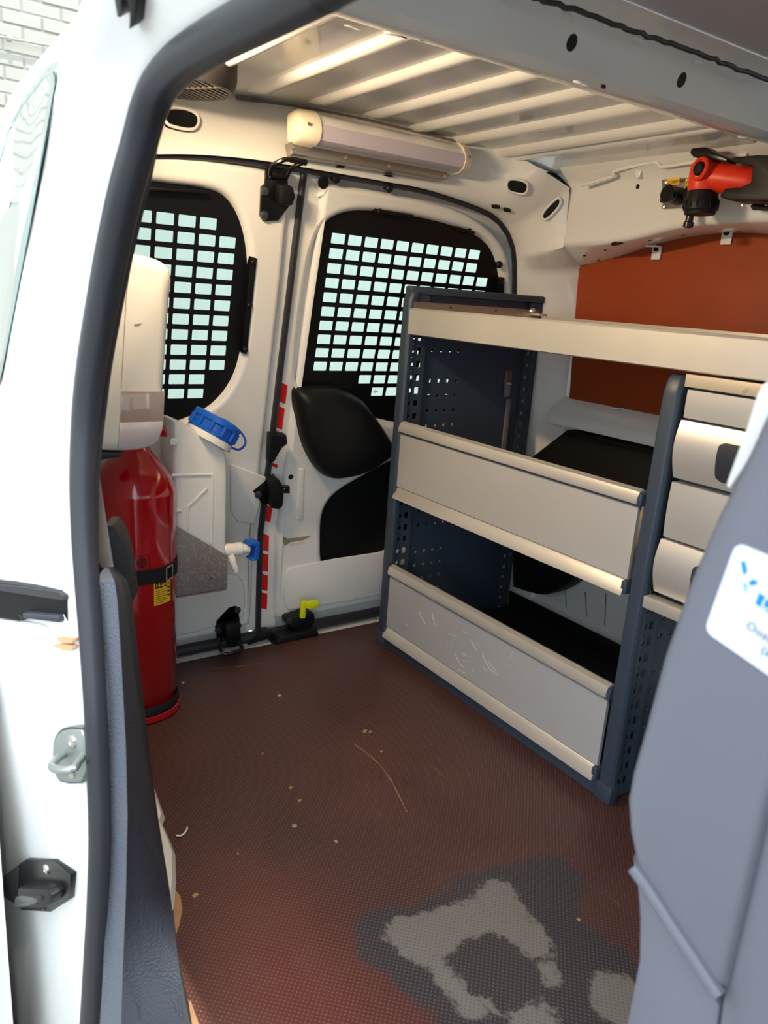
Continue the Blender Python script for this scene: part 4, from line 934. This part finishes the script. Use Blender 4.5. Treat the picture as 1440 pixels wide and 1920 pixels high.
# striker
stk = thing('door_striker', jhit(130, 1440)[0], 'zinc door striker with a U-shaped loop on the white jamb', 'striker')
so, f = jslab('backing_gasket', [(101, 1400), (108, 1375), (125, 1361), (170, 1364), (170, 1467), (118, 1468), (105, 1450)], latch_g, stk, -.004, .002, sm=1)
jslab('striker_plate', [(105, 1402), (111, 1378), (127, 1365), (170, 1367), (170, 1463), (121, 1464), (109, 1448)], mat('striker_zinc', (140, 148, 144), .4, metal=.5), stk, -.002, .005, sm=1, bevel=.001)
for x, y in ((137, 1390), (136, 1446)): obj('bolt', MB().lathe([(.0085, .004), (.008, .008), (.004, .009), (.003, .006), (.001, .006)], f.p(*f.px(x, y, .005), 0), f.w, 16), chrome, stk)
U = [f.p(*f.px(118, 1414, .006), .004), f.p(*f.px(108, 1424, .02), .022), f.p(*f.px(101, 1437, .033), .035), f.p(*f.px(120, 1443, .036), .038), f.p(*f.px(141, 1440, .03), .032), f.p(*f.px(150, 1428, .015), .017), f.p(*f.px(152, 1418, .006), .004)]
obj('loop', MB().tube(spline(U, 5), .0048, 12), mat('loop_zinc', (150, 156, 154), .32, metal=.6), stk)
# octagonal guide
oc = thing('door_guide', jhit(75, 1660)[0], 'black octagonal door guide socket low on the white jamb', 'guide')
oo, f = jslab('base_plate', [(14, 1638), (50, 1611), (107, 1612), (136, 1638), (134, 1684), (98, 1708), (44, 1705), (13, 1678)], black_s, oc, -.004, .003, sm=0, bevel=.001)
jslab('side_wedge', [(15, 1638), (40, 1620), (38, 1692), (14, 1678)], trim_dk, oc, .002, .007, sm=0, bevel=.001)
cup = [(61, 1651), (118, 1652), (126, 1664), (122, 1680), (110, 1688), (56, 1689)]
jslab('socket_block', cup, black_p, oc, .002, .022, sm=0, bevel=.004)
jslab('guide_wedge', [(64, 1662), (106, 1667), (104, 1679), (62, 1688), (58, 1680)], latch_g, oc, .02, .026, sm=1, bevel=.002)
for x, y in ((87, 1630), (80, 1699)): obj('screw', MB().lathe([(.0075, .002), (.007, .006), (.0035, .007), (.003, .004), (.001, .004)], f.p(*f.px(x, y, .004), 0), f.w, 14), chrome if y < 1650 else latch_g, oc)
# upper door track ends at the top
for pts_, nm in (([(222, -20), (236, -20), (238, 16), (234, 28), (229, 26)], 'track_stop'), ([(247, -20), (268, -20), (262, 40), (251, 50), (253, 20)], 'track_gap')):
    jslab(nm, pts_, latch_g if nm == 'track_stop' else black_m, jamb, -.002, .006, sm=0, bevel=.001)

# grey grained trim along the pillar
def tr(y, a, b_, c, Ya, Yb, Yc): return [PY(a, y, Ya), PY(a + (b_ - a) * .25, y, Ya + .004), PY(b_, y, Yb), PY(b_ + (c - b_) * .3, y, Yb + (Yc - Yb) * .3), PY(c, y, Yc), PY(c, y, Yc) + V(-.10, .0, 0)]
rows = [(1064, 196, 205, 214, .235, .25, .262), (1075, 188, 208, 226, .222, .238, .270), (1090, 186, 215, 240, .215, .227, .275), (1125, 186, 220, 248, .214, .224, .278), (1250, 190, 228, 262, .210, .220, .28), (1400, 198, 236, 279, .206, .216, .28), (1530, 203, 239, 296, .203, .213, .28), (1680, 200, 236, 320, .200, .210, .276), (1800, 194, 231, 334, .196, .206, .268), (1920, 188, 227, 346, .191, .201, .252), (2040, 182, 224, 360, .188, .198, .238)]
_R = [tr(*r) for r in rows]
trim = obj('trim_3', MB().loft([r[:3] for r in _R], closed=False, cap=False), trim_g, fixn=False, ang=70); struct(trim, 'grained dark grey plastic pillar trim inside the door seal', 'pillar trim')
obj('trim_side', MB().loft([r[2:] for r in _R], closed=False, cap=False), mat('shaded_grained_plastic', (40, 43, 52), .55, bump=.7, bscale=340), trim, fixn=False, ang=70)  # same trim, side face coloured darker to stand for its shade
obj('clip_seam', MB().tube([PY(292, 1919, .27), PY(322, 1902, .285), PY(328, 1892, .29)], .0015, 5), black_p, trim)
# white pillar flange and dark lining above the trim
ws = [PY(x, y, .245) for x, y in ((180, 860), (188, 900), (200, 980), (213, 1063), (190, 1064), (184, 1000), (178, 900))]
obj('pillar_flange', MB().loft([ws, [p + V(-.03, .004, 0) for p in ws]]), paint, trim)
dl = [PX(x, y, -.99) for x, y in ((196, 985), (212, 985), (228, 1010), (238, 1045), (244, 1085), (250, 1130), (215, 1130), (205, 1060))]
obj('dark_lining', MB().loft([dl, [p + V(-.04, .02, 0) for p in dl]]), trim_dk, trim, bevel=.002)
# white wheel arch sliver with floor cut-out
wa = [PZ(x, y, .0) for x, y in ((290, 1480), (309, 1535), (305, 1548), (322, 1585), (329, 1605), (330, 1655), (326, 1705), (322, 1712), (300, 1712), (276, 1490))]
arch = obj('wheel_arch', MB().loft([[p + V(0, 0, .001) for p in wa], [p + V(0, -.006, .012) for p in wa], [p + V(-.01, -.02, .018) for p in wa]]), white_pl); tag(arch, 'sliver of white plastic peeking out from behind the grey trim at the floor', 'wheel arch')
ce = [PZ(x, y, .001) for x, y in ((326, 1665), (338, 1680), (342, 1705), (336, 1735), (330, 1752), (326, 1720))]
obj('cut_edge', MB().loft([ce, [p + V(0, 0, -.01) for p in ce]]), wood_e, fl)
ce = [PZ(x, y, .001) for x, y in ((353, 1875), (358, 1878), (366, 1900), (378, 1935), (362, 1935))]
obj('cut_edge', MB().loft([ce, [p + V(0, 0, -.01) for p in ce]]), wood_e, fl)

# ================================================================== fire extinguisher
ec = PZ(258, 1322, 0); er = 0.0785
def ez(y):                                                     # height on the axis for an image row
    d = 1e9; best = 0
    for k in range(0, 900):
        z = k / 1000; c = MR.T @ (np.array([ec.x, ec.y, z]) - CAM); yy = PP[1] + FPX * c[1] / c[2]
        if abs(yy - y) < d: d = abs(yy - y); best = z
    return best
ext = thing('fire_extinguisher', ec, 'tall red fire extinguisher strapped up beside the grey trim', 'fire extinguisher')
zs = ez(915)
obj('cylinder', MB().lathe([(er - .01, .012), (er, .02), (er, zs - .004), (er * .995, zs), (er * .965, zs + .007), (er * .90, zs + .022), (er * .72, zs + .046), (er * .50, zs + .066), (er * .33, zs + .084), (er * .27, zs + .11)], ec, (0, 0, 1), 48), red, ext, ang=60)
obj('base_ring', MB().lathe([(er + .001, .034), (er + .005, .026), (er + .006, .016), (er + .004, .012)], ec, (0, 0, 1), 48, cap=False), black_p, ext)
obj('base_foot', MB().lathe([(er - .02, 0), (er + .006, 0), (er + .009, .004), (er + .008, .014), (er, .018)], ec, (0, 0, 1), 48), red, ext)
obj('valve', MB().lathe([(.020, zs + .10), (.022, zs + .115), (.018, zs + .13), (.018, zs + .15)], ec, (0, 0, 1), 18), chrome, ext)
lp_ = PX(309, 812, ec.x + .02); 
obj('lever', MB().loft([[ec + V(.0, -.012, zs + .14), ec + V(.0, .012, zs + .14), ec + V(0, .012, zs + .15), ec + V(0, -.012, zs + .15)], [lp_ + V(0, -.01, -.008), lp_ + V(0, .008, -.010), lp_ + V(0, .004, .012), lp_ + V(0, -.01, .014)]]), red, ext, bevel=.003)
st0 = ez(1066); st1 = ez(1046)
obj('strap', MB().lathe([(er + .0008, st0 - .006), (er + .0025, st0 - .005), (er + .0025, st1 + .0), (er + .0008, st1 + .001)], ec, (0, 0, 1), 48, cap=False), mat('webbing', (16, 18, 26), .8, bump=.5, bscale=900), ext)
def cyl(a, z, r): return ec + V(math.cos(a) * r, math.sin(a) * r, z)
def ang_at(px_, z):
    best = 0; d = 1e9; va = math.atan2(-ec.y, -ec.x)
    for k in range(-90, 91):
        t = va + math.radians(k); p = cyl(t, z, er); c = MR.T @ (np.array(p) - CAM); x = PP[0] + FPX * c[0] / c[2]
        if abs(x - px_) < d: d = abs(x - px_); best = t
    return best
def wrap(name, x0, x1, z0, z1, m, par, off=.0008, n=10):
    a0 = ang_at(x0, (z0 + z1) / 2); a1 = ang_at(x1, (z0 + z1) / 2)
    lo = [[cyl(a0 + (a1 - a0) * k / n, z, er + off) for z in (z0, z1)] for k in range(n + 1)]
    return obj(name, MB().loft(lo, closed=False, cap=False), m, par, fixn=False)
zl0 = ez(1112); zl1 = ez(1068)
lab = wrap('inspection_label', 288, 319, zl0, zl1, label_y, ext); lab['label'] = 'yellow inspection sticker'
wrap('label_header', 291, 312, zl1 - .016, zl1 - .003, label_k, lab, .0012)
def wrap_text(txt, size, x, z, m, par, off):
    me_o = text_mesh(txt, size, Fr((0, 0, 0), (1, 0, 0), (0, 1, 0)), 0, 0, m, par, w=0); me = me_o.data; a0 = ang_at(x, z)
    sgn = 1 if ang_at(x + 10, z) > a0 else -1
    for v in me.vertices: v.co = cyl(a0 + sgn * v.co.x / er, z + v.co.y, er + off + v.co.z)
    return me_o
wrap_text('Hugen', .0125, 292, zl1 - .0135, label_y, lab, .0016)
for k in range(7):
    zz_ = zl1 - .021 - k * .0042; wrap('print_line', 291, 306 + (k * 5) % 9, zz_, zz_ + .0011, label_k, lab, .0012, 6)
for k in range(4): wrap('print_block', 313, 317, zl1 - .014 - k * .008, zl1 - .010 - k * .008, label_k, lab, .0012, 3)
# stamped emblem on the cylinder
a_ = ang_at(266, ez(1031)); zc = ez(1031); sg = 1 if ang_at(276, zc) > a_ else -1
def em(u, v, o_=.001): return cyl(a_ + sg * u / er, zc + v, er + o_)
obj('emblem_ring', MB().tube([em(.0085 * math.cos(t), .0085 * math.sin(t)) for t in [k * math.pi / 10 for k in range(20)]], .0008, 5, closed=True), label_k, ext)
obj('emblem_hub', MB().tube([em(.003 * math.cos(t), .003 * math.sin(t)) for t in [k * math.pi / 5 for k in range(10)]], .0008, 5, closed=True), label_k, ext)
for k in range(8):
    t = k * math.pi / 4; obj('emblem_spoke', MB().tube([em(.003 * math.cos(t), .003 * math.sin(t)), em(.0085 * math.cos(t), .0085 * math.sin(t))], .0005, 4), label_k, ext)
obj('emblem_frame', MB().tube([em(x, y) for x, y in [(-.0135 + .027 * k / 5, .0135) for k in range(6)] + [(.0135, -.016)] + [(.0135 - .027 * k / 5, -.016) for k in range(6)] + [(-.0135, .0135)]], .0003, 4), label_k, ext)
a_ = ang_at(238, zc); 
obj('print_bracket', MB().tube([em(-.012, .011), em(-.004, .011), em(0, .010), em(.003, .006), em(.003, -.06)], .0011, 5), label_k, ext)
# buckle
bz = (st0 + st1) / 2 - .003; a_ = ang_at(314, bz); zc = bz; sg = 1 if ang_at(318, bz) > a_ else -1
obj('buckle', MB().tube([em(x, y, .005) for x, y in ((-.008, -.014), (.009, -.012), (.009, .014), (-.008, .012))], .0016, 6, closed=True), chrome, ext)

# ================================================================== dispenser above it
DXf = -1.33                                                   # face towards the camera
df = Fr((DXf, 0, 0), (0, 1, 0), (0, 0, 1))
dis = thing('dispenser', df.p(.42, df.px(260, 850)[1], -.1), 'white wall dispenser with smoky viewing window above the extinguisher', 'dispenser')
g = lambda x, y: df.px(x, y)
body = smooth([g(140, 846), g(250, 850), g(285, 842), g(305, 815), g(310, 740), g(322, 560), g(328, 520), g(318, 495), g(290, 482), g(240, 472), g(140, 455)], 1)
cA_ = [(b_[0] , b_[1]) for b_ in body]
lo = []
for ins, w in ((.018, .0), (.008, -.004), (.002, -.012), (0, -.022), (0, -.065)): lo.append([df.p(a, b_, w) for a, b_ in (inset(body, ins) if ins else (list(reversed(body)) if area(body) < 0 else body))])
obj('cover', MB().loft(lo), white_pl, dis, ang=50)
win = [g(227, 733), g(309, 734), g(306, 790), g(303, 808), g(296, 824), g(284, 835), g(262, 840), g(221, 840)]
obj('viewing_window', MB().prism(win, df, -.004, .0015), smoke, dis, bevel=.001)['label'] = 'smoky grey viewing window'
lwp = [g(224, 792), g(306, 790), g(303, 808), g(296, 824), g(284, 835), g(262, 840), g(221, 840)]
obj('window_base', MB().prism(lwp, df, -.004, .0022), mat('lavender_plastic', (186, 180, 188), .12, coat=.5), dis, bevel=.001)
obj('seam', MB().tube([df.p(*g(x, y), .0005) for x, y in ((244, 490), (236, 560), (227, 728))], .0008, 5), mat('seam_grey', (170, 165, 160), .6), dis)
obj('bottom_tray', MB().prism([g(180, 852), g(240, 852), g(232, 862), g(190, 868), g(180, 866)], df, -.065, -.02), latch_g, dis, bevel=.003)
obj('scuff', MB().prism([g(251, 608), g(266, 606), g(260, 610), g(252, 611)], df, -.0005, .0006), wear_m, dis)
kx = df.p(*g(251, 458), -.03)
obj('key_lock', MB().lathe([(.006, -.02), (.006, .012), (.004, .016)], kx, (0, 0, 1), 12), chrome, dis)

# ================================================================== jerrycan, bracket
JX = -1.468
jf = Fr((JX, 0, 0), (0, 1, 0), (0, 0, 1))
j = lambda x, y, c=0: jf.px(x, y, c)
can = thing('jerrycan', jf.p(.55, j(380, 1110)[1], -.06), 'milky white water jerrycan with blue screw cap held on the left door', 'jerrycan')
zb = j(400, 1108)[1]
cl = [(.516, zb), (j(424, 1100)[0], zb), j(428, 960), j(429, 865), j(421, 838), j(345, 792), j(330, 790), (.516, j(330, 790)[1])]
cl = smooth(cl, 2)
jc = (sum(a for a, _ in cl) / len(cl), sum(b_ for _, b_ in cl) / len(cl))
lo = [[jf.p(jc[0] + (a - jc[0]) * (1 - i / .08), jc[1] + (b_ - jc[1]) * (1 - i / .15), w) for a, b_ in cl] for i, w in ((.014, .0), (.007, -.002), (.003, -.006), (0, -.014), (0, -.08), (.006, -.092))]
obj('can_body', MB().loft(lo), hdpe, can, ang=60)
# neck and blue cap, tilted
n0 = jf.p(*j(352, 795, -.035), -.035); n1 = jf.p(*j(431, 840, -.035), -.035); nc = (n0 + n1) / 2; e_ = (n1 - n0).normalized(); up = V(1, 0, 0).cross(e_).normalized()
if up.z < 0: up = -up
rc = (n1 - n0).length / 2 * .98
obj('neck', MB().lathe([(rc * 1.0, -.010), (rc * .99, -.004), (rc * .95, .006)], nc, up, 40), hdpe, can)
cp = obj('screw_cap', MB().lathe([(rc * .97, .004), (rc * .97, .009), (rc * .93, .011), (rc * .93, .026), (rc * .99, .030), (rc * .99, .038), (rc * .94, .042), (rc * .3, .040)], nc, up, 40), blue, can)
for k in range(12):
    t = 2 * math.pi * k / 12; fw = e_.cross(up); o_ = nc + (e_ * math.cos(t) + fw * math.sin(t)) * rc * .96; obj('cap_grip', MB().tube([o_ + up * .009, o_ + up * .030], .004, 6), blue, cp)
tq = [jf.p(*j(x, y, -.03), -.03) for x, y in ((398, 790), (404, 783), (425, 790), (447, 806), (459, 822), (459, 834), (448, 843), (432, 838), (424, 830))]
obj('cap_tether', MB().tube(spline(tq, 5), .0025, 8), blue, cp)
# pressed ribs on the can front
for pts_ in ([(322, 892), (398, 889), (396, 1020)], [(388, 916), (352, 950), (352, 990)], [(340, 958), (322, 958)]):
    obj('pressed_rib', MB().tube([jf.p(*j(x, y), -.001) for x, y in pts_], .004, 8), hdpe, can)
obj('handle_recess', MB().prism(smooth([j(318, 822), j(332, 820), j(336, 826), j(330, 834), j(318, 835)], 1), jf, -.002, .004), hdpe, can, bevel=.003)
# tap
tp0 = jf.p(*j(423, 1037, .0), -.02)
tA = jf.p(*j(428, 1033, .0), -.01); tB = jf.p(*j(446, 1031, .0), -.005); tC = jf.p(*j(470, 1029, .0), -.002)
tap = obj('tap', MB().lathe([(.011, -.006), (.013, .0), (.013, .018), (.015, .020), (.015, .032), (.011, .034), (.010, .05)], tA, (tC - tA).normalized(), 16), white_pl, can)
sv = [jf.p(*j(431, 1040, 0), .004), jf.p(*j(433, 1052, 0), .012), jf.p(*j(438, 1068, 0), .014)]
obj('spout', MB().tube([sv[0], sv[0].lerp(sv[1], .6), sv[1], sv[1].lerp(sv[2], .5), sv[2]], [.008, .0085, .0065, .0072, .0055], 12), white_pl, tap)
ax_ = (tC - tA).normalized(); tl = jf.p(*j(472, 1031), -.002)
kb = MB().loft([[tl + V(0, a, b_) + V(w, 0, 0) for a, b_ in ((-.014, .016), (-.008, .021), (.012, .021), (.014, .016), (.013, -.018), (.008, -.022), (-.004, -.022), (-.008, -.019), (.002, -.016), (.004, .012), (-.012, .012))] for w in (-.016, .014)])
obj('tap_lever', kb, blue, tap, bevel=.002)['label'] = 'blue tap lever'
# sheet metal bracket
br = thing('can_bracket', jf.p(.5, j(420, 1106)[1], .0), 'scuffed grey sheet metal cradle holding the jerrycan', 'bracket')
bf = Fr((JX + .008, 0, 0), (0, 1, 0), (0, 0, 1)); q = lambda x, y: bf.px(x, y)
fp = [q(326, 983), q(424, 1041), q(424, 1103), q(326, 1118)]
obj('cheek', MB().prism(fp, bf, 0, .003), steel_br, br, bevel=.0008)
pb_ = bf.p(*q(424, 1041), 0); pc_ = bf.p(*q(424, 1103), 0)
obj('end_plate', MB().loft([[pb_, pc_, pc_ + V(-.09, 0, 0), pb_ + V(-.09, 0, 0)], [pb_ + V(0, .003, 0), pc_ + V(0, .003, 0), pc_ + V(-.09, .003, 0), pb_ + V(-.09, .003, 0)]]), steel_br, br)
obj('base_plate', MB().box(JX - .09, JX + .01, .518, pc_.y, pc_.z - .004, pc_.z - .001), steel_br, br)
for x, y in ((331, 998), (396, 1081)): obj('rivet', MB().lathe([(.004, 0), (.003, .002), (.001, .0025)], bf.p(*q(x, y), .003), bf.w, 10), steel, br)

# ================================================================== grey panel in the right foreground, with a card on it
GY = .46
gf = Fr((0, GY, 0), (1, 0, 0), (0, 0, 1))                       # w = -Y, towards the camera
gp = thing('foreground_panel', gf.p(*gf.px(1300, 1500), 0), 'blurred dark grey plastic panel with a white rim in the right foreground', 'panel')
gl = [(1470, 690), (1440, 757), (1398, 850), (1340, 968), (1290, 1085), (1240, 1230), (1203, 1370), (1180, 1450), (1171, 1500), (1175, 1560), (1188, 1625), (1350, 1880), (1440, 1500), (1560, 1200), (1560, 690)]
G = [gf.px(x, y) for x, y in gl]
obj('upper_shell', MB().prism(G, gf, -.06, .0), panel_g, gp, bevel=.008, seg=3)
G2 = [gf.px(x, y, -.014) for x, y in ((1180, 1600), (1192, 1650), (1197, 1720), (1196, 1800), (1192, 2000), (1420, 2000), (1350, 1890))]
G2[4] = (G2[3][0], .001); G2[5] = (G2[5][0], .001)
obj('lower_shell', MB().prism(G2, gf, -.07, -.014), panel_g, gp, bevel=.004)
G3 = [gf.px(x, y, -.008) for x, y in ((1352, 1880), (1440, 1500), (1570, 1200), (1700, 1200), (1700, 2000), (1390, 2000))]
G3[4] = (G3[3][0], .001); G3[5] = (G2[5][0], .001)
obj('side_shell', MB().prism(G3, gf, -.07, -.008), panel_g, gp, bevel=.004)
hb = [gf.p(*gf.px(x, y, .002), .0) for x, y in ((1186, 1628), (1215, 1668), (1260, 1738), (1305, 1805), (1346, 1868))]
obj('ridge', MB().tube(hb, .0058, 10), panel_g, gp)
rim = [gf.px(x, y, -.03) for x, y in ((1480, 690), (1440, 714), (1428, 722), (1418, 742), (1400, 800), (1382, 850), (1362, 905), (1362, 915), (1368, 916), (1400, 868), (1500, 700))]
obj('white_rim', MB().prism(rim, gf, -.075, -.03), paint, gp, bevel=.006, seg=3)
cf = Fr(gf.p(*gf.px(1380, 1019, .002), .002), (1, 0, 0), (0, 0, 1))
card = thing('card', gf.p(*gf.px(1322, 1183, .002), .002), 'white card with blue logo stuck on the grey foreground panel', 'card')
cq = [gf.px(x, y, .002) for x, y in ((1380, 1016), (1320, 1183), (1475, 1290), (1545, 1085))]
cqs = []
for i in range(4):
    a = Vector(cq[i - 1]); b_ = Vector(cq[i]); c = Vector(cq[(i + 1) % 4])
    p0 = b_ + (a - b_).normalized() * .007; p2 = b_ + (c - b_).normalized() * .007
    for k in range(5): t = k / 4; cqs.append(tuple(p0 * (1 - t) ** 2 + b_ * 2 * t * (1 - t) + p2 * t * t))
obj('card_sheet', MB().prism(cqs, gf, .0, .002), white_lb, card)
rot = math.atan2(cq[2][1] - cq[1][1], cq[2][0] - cq[1][0])
def cpoly(pts_, m, name): return obj(name, MB().prism([gf.px(x, y, .0022) for x, y in pts_], gf, .002, .0024), m, card)
cpoly([(1389, 1053), (1397, 1053), (1401, 1070), (1397, 1078), (1393, 1074)], blue_lb, 'logo_stroke')
cpoly([(1404, 1091), (1412, 1086), (1422, 1092), (1414, 1098), (1406, 1097)], blue_lb, 'logo_stroke')
cpoly([(1392, 1090), (1400, 1096), (1401, 1112), (1397, 1108)], mat('label_pale_blue', (120, 185, 240), .4), 'logo_stroke')
cpoly([(1423, 1112), (1416, 1132), (1478, 1172), (1490, 1146)], blue_lb, 'logo_box')
a = gf.px(1424, 1136, .003); text_mesh('D', .011, gf, a[0], a[1], white_lb, card, w=.0027, rot=rot)
a = gf.px(1396, 1177, .003); text_mesh('Oostzaan', .0085, gf, a[0], a[1], grey_tx, card, w=.0024, rot=rot)
a = gf.px(1424, 1222, .003); text_mesh('(ar', .0085, gf, a[0], a[1], grey_tx, card, w=.0024, rot=rot)

# ================================================================== interior lamp on the near roof rail (hidden behind the jamb from here)
lamp = thing('cargo_lamp', (-1.16, .345, 1.15), 'warm cargo lamp on the near roof rail, behind the jamb', 'lamp')
obj('lamp_housing', MB().box(-1.30, -1.02, .325, .345, 1.135, 1.175), white_pl, lamp, bevel=.004)
obj('lamp_lens', MB().box(-1.29, -1.03, .345, .349, 1.14, 1.165), mat('lamp_lens', (255, 220, 170), .4, emit=(255, 205, 140), estr=6), lamp)
ld = bpy.data.lights.new('cargo_lamp_light', 'AREA'); ld.shape = 'RECTANGLE'; ld.size = .26; ld.size_y = .03; ld.energy = 6.0; ld.color = (1, .74, .46)
lo_ = bpy.data.objects.new('cargo_lamp_light', ld); COL.objects.link(lo_); lo_.location = (-1.16, .356, 1.15)
lo_.rotation_euler = V(.25, .85, -.45).to_track_quat('-Z', 'Y').to_euler()
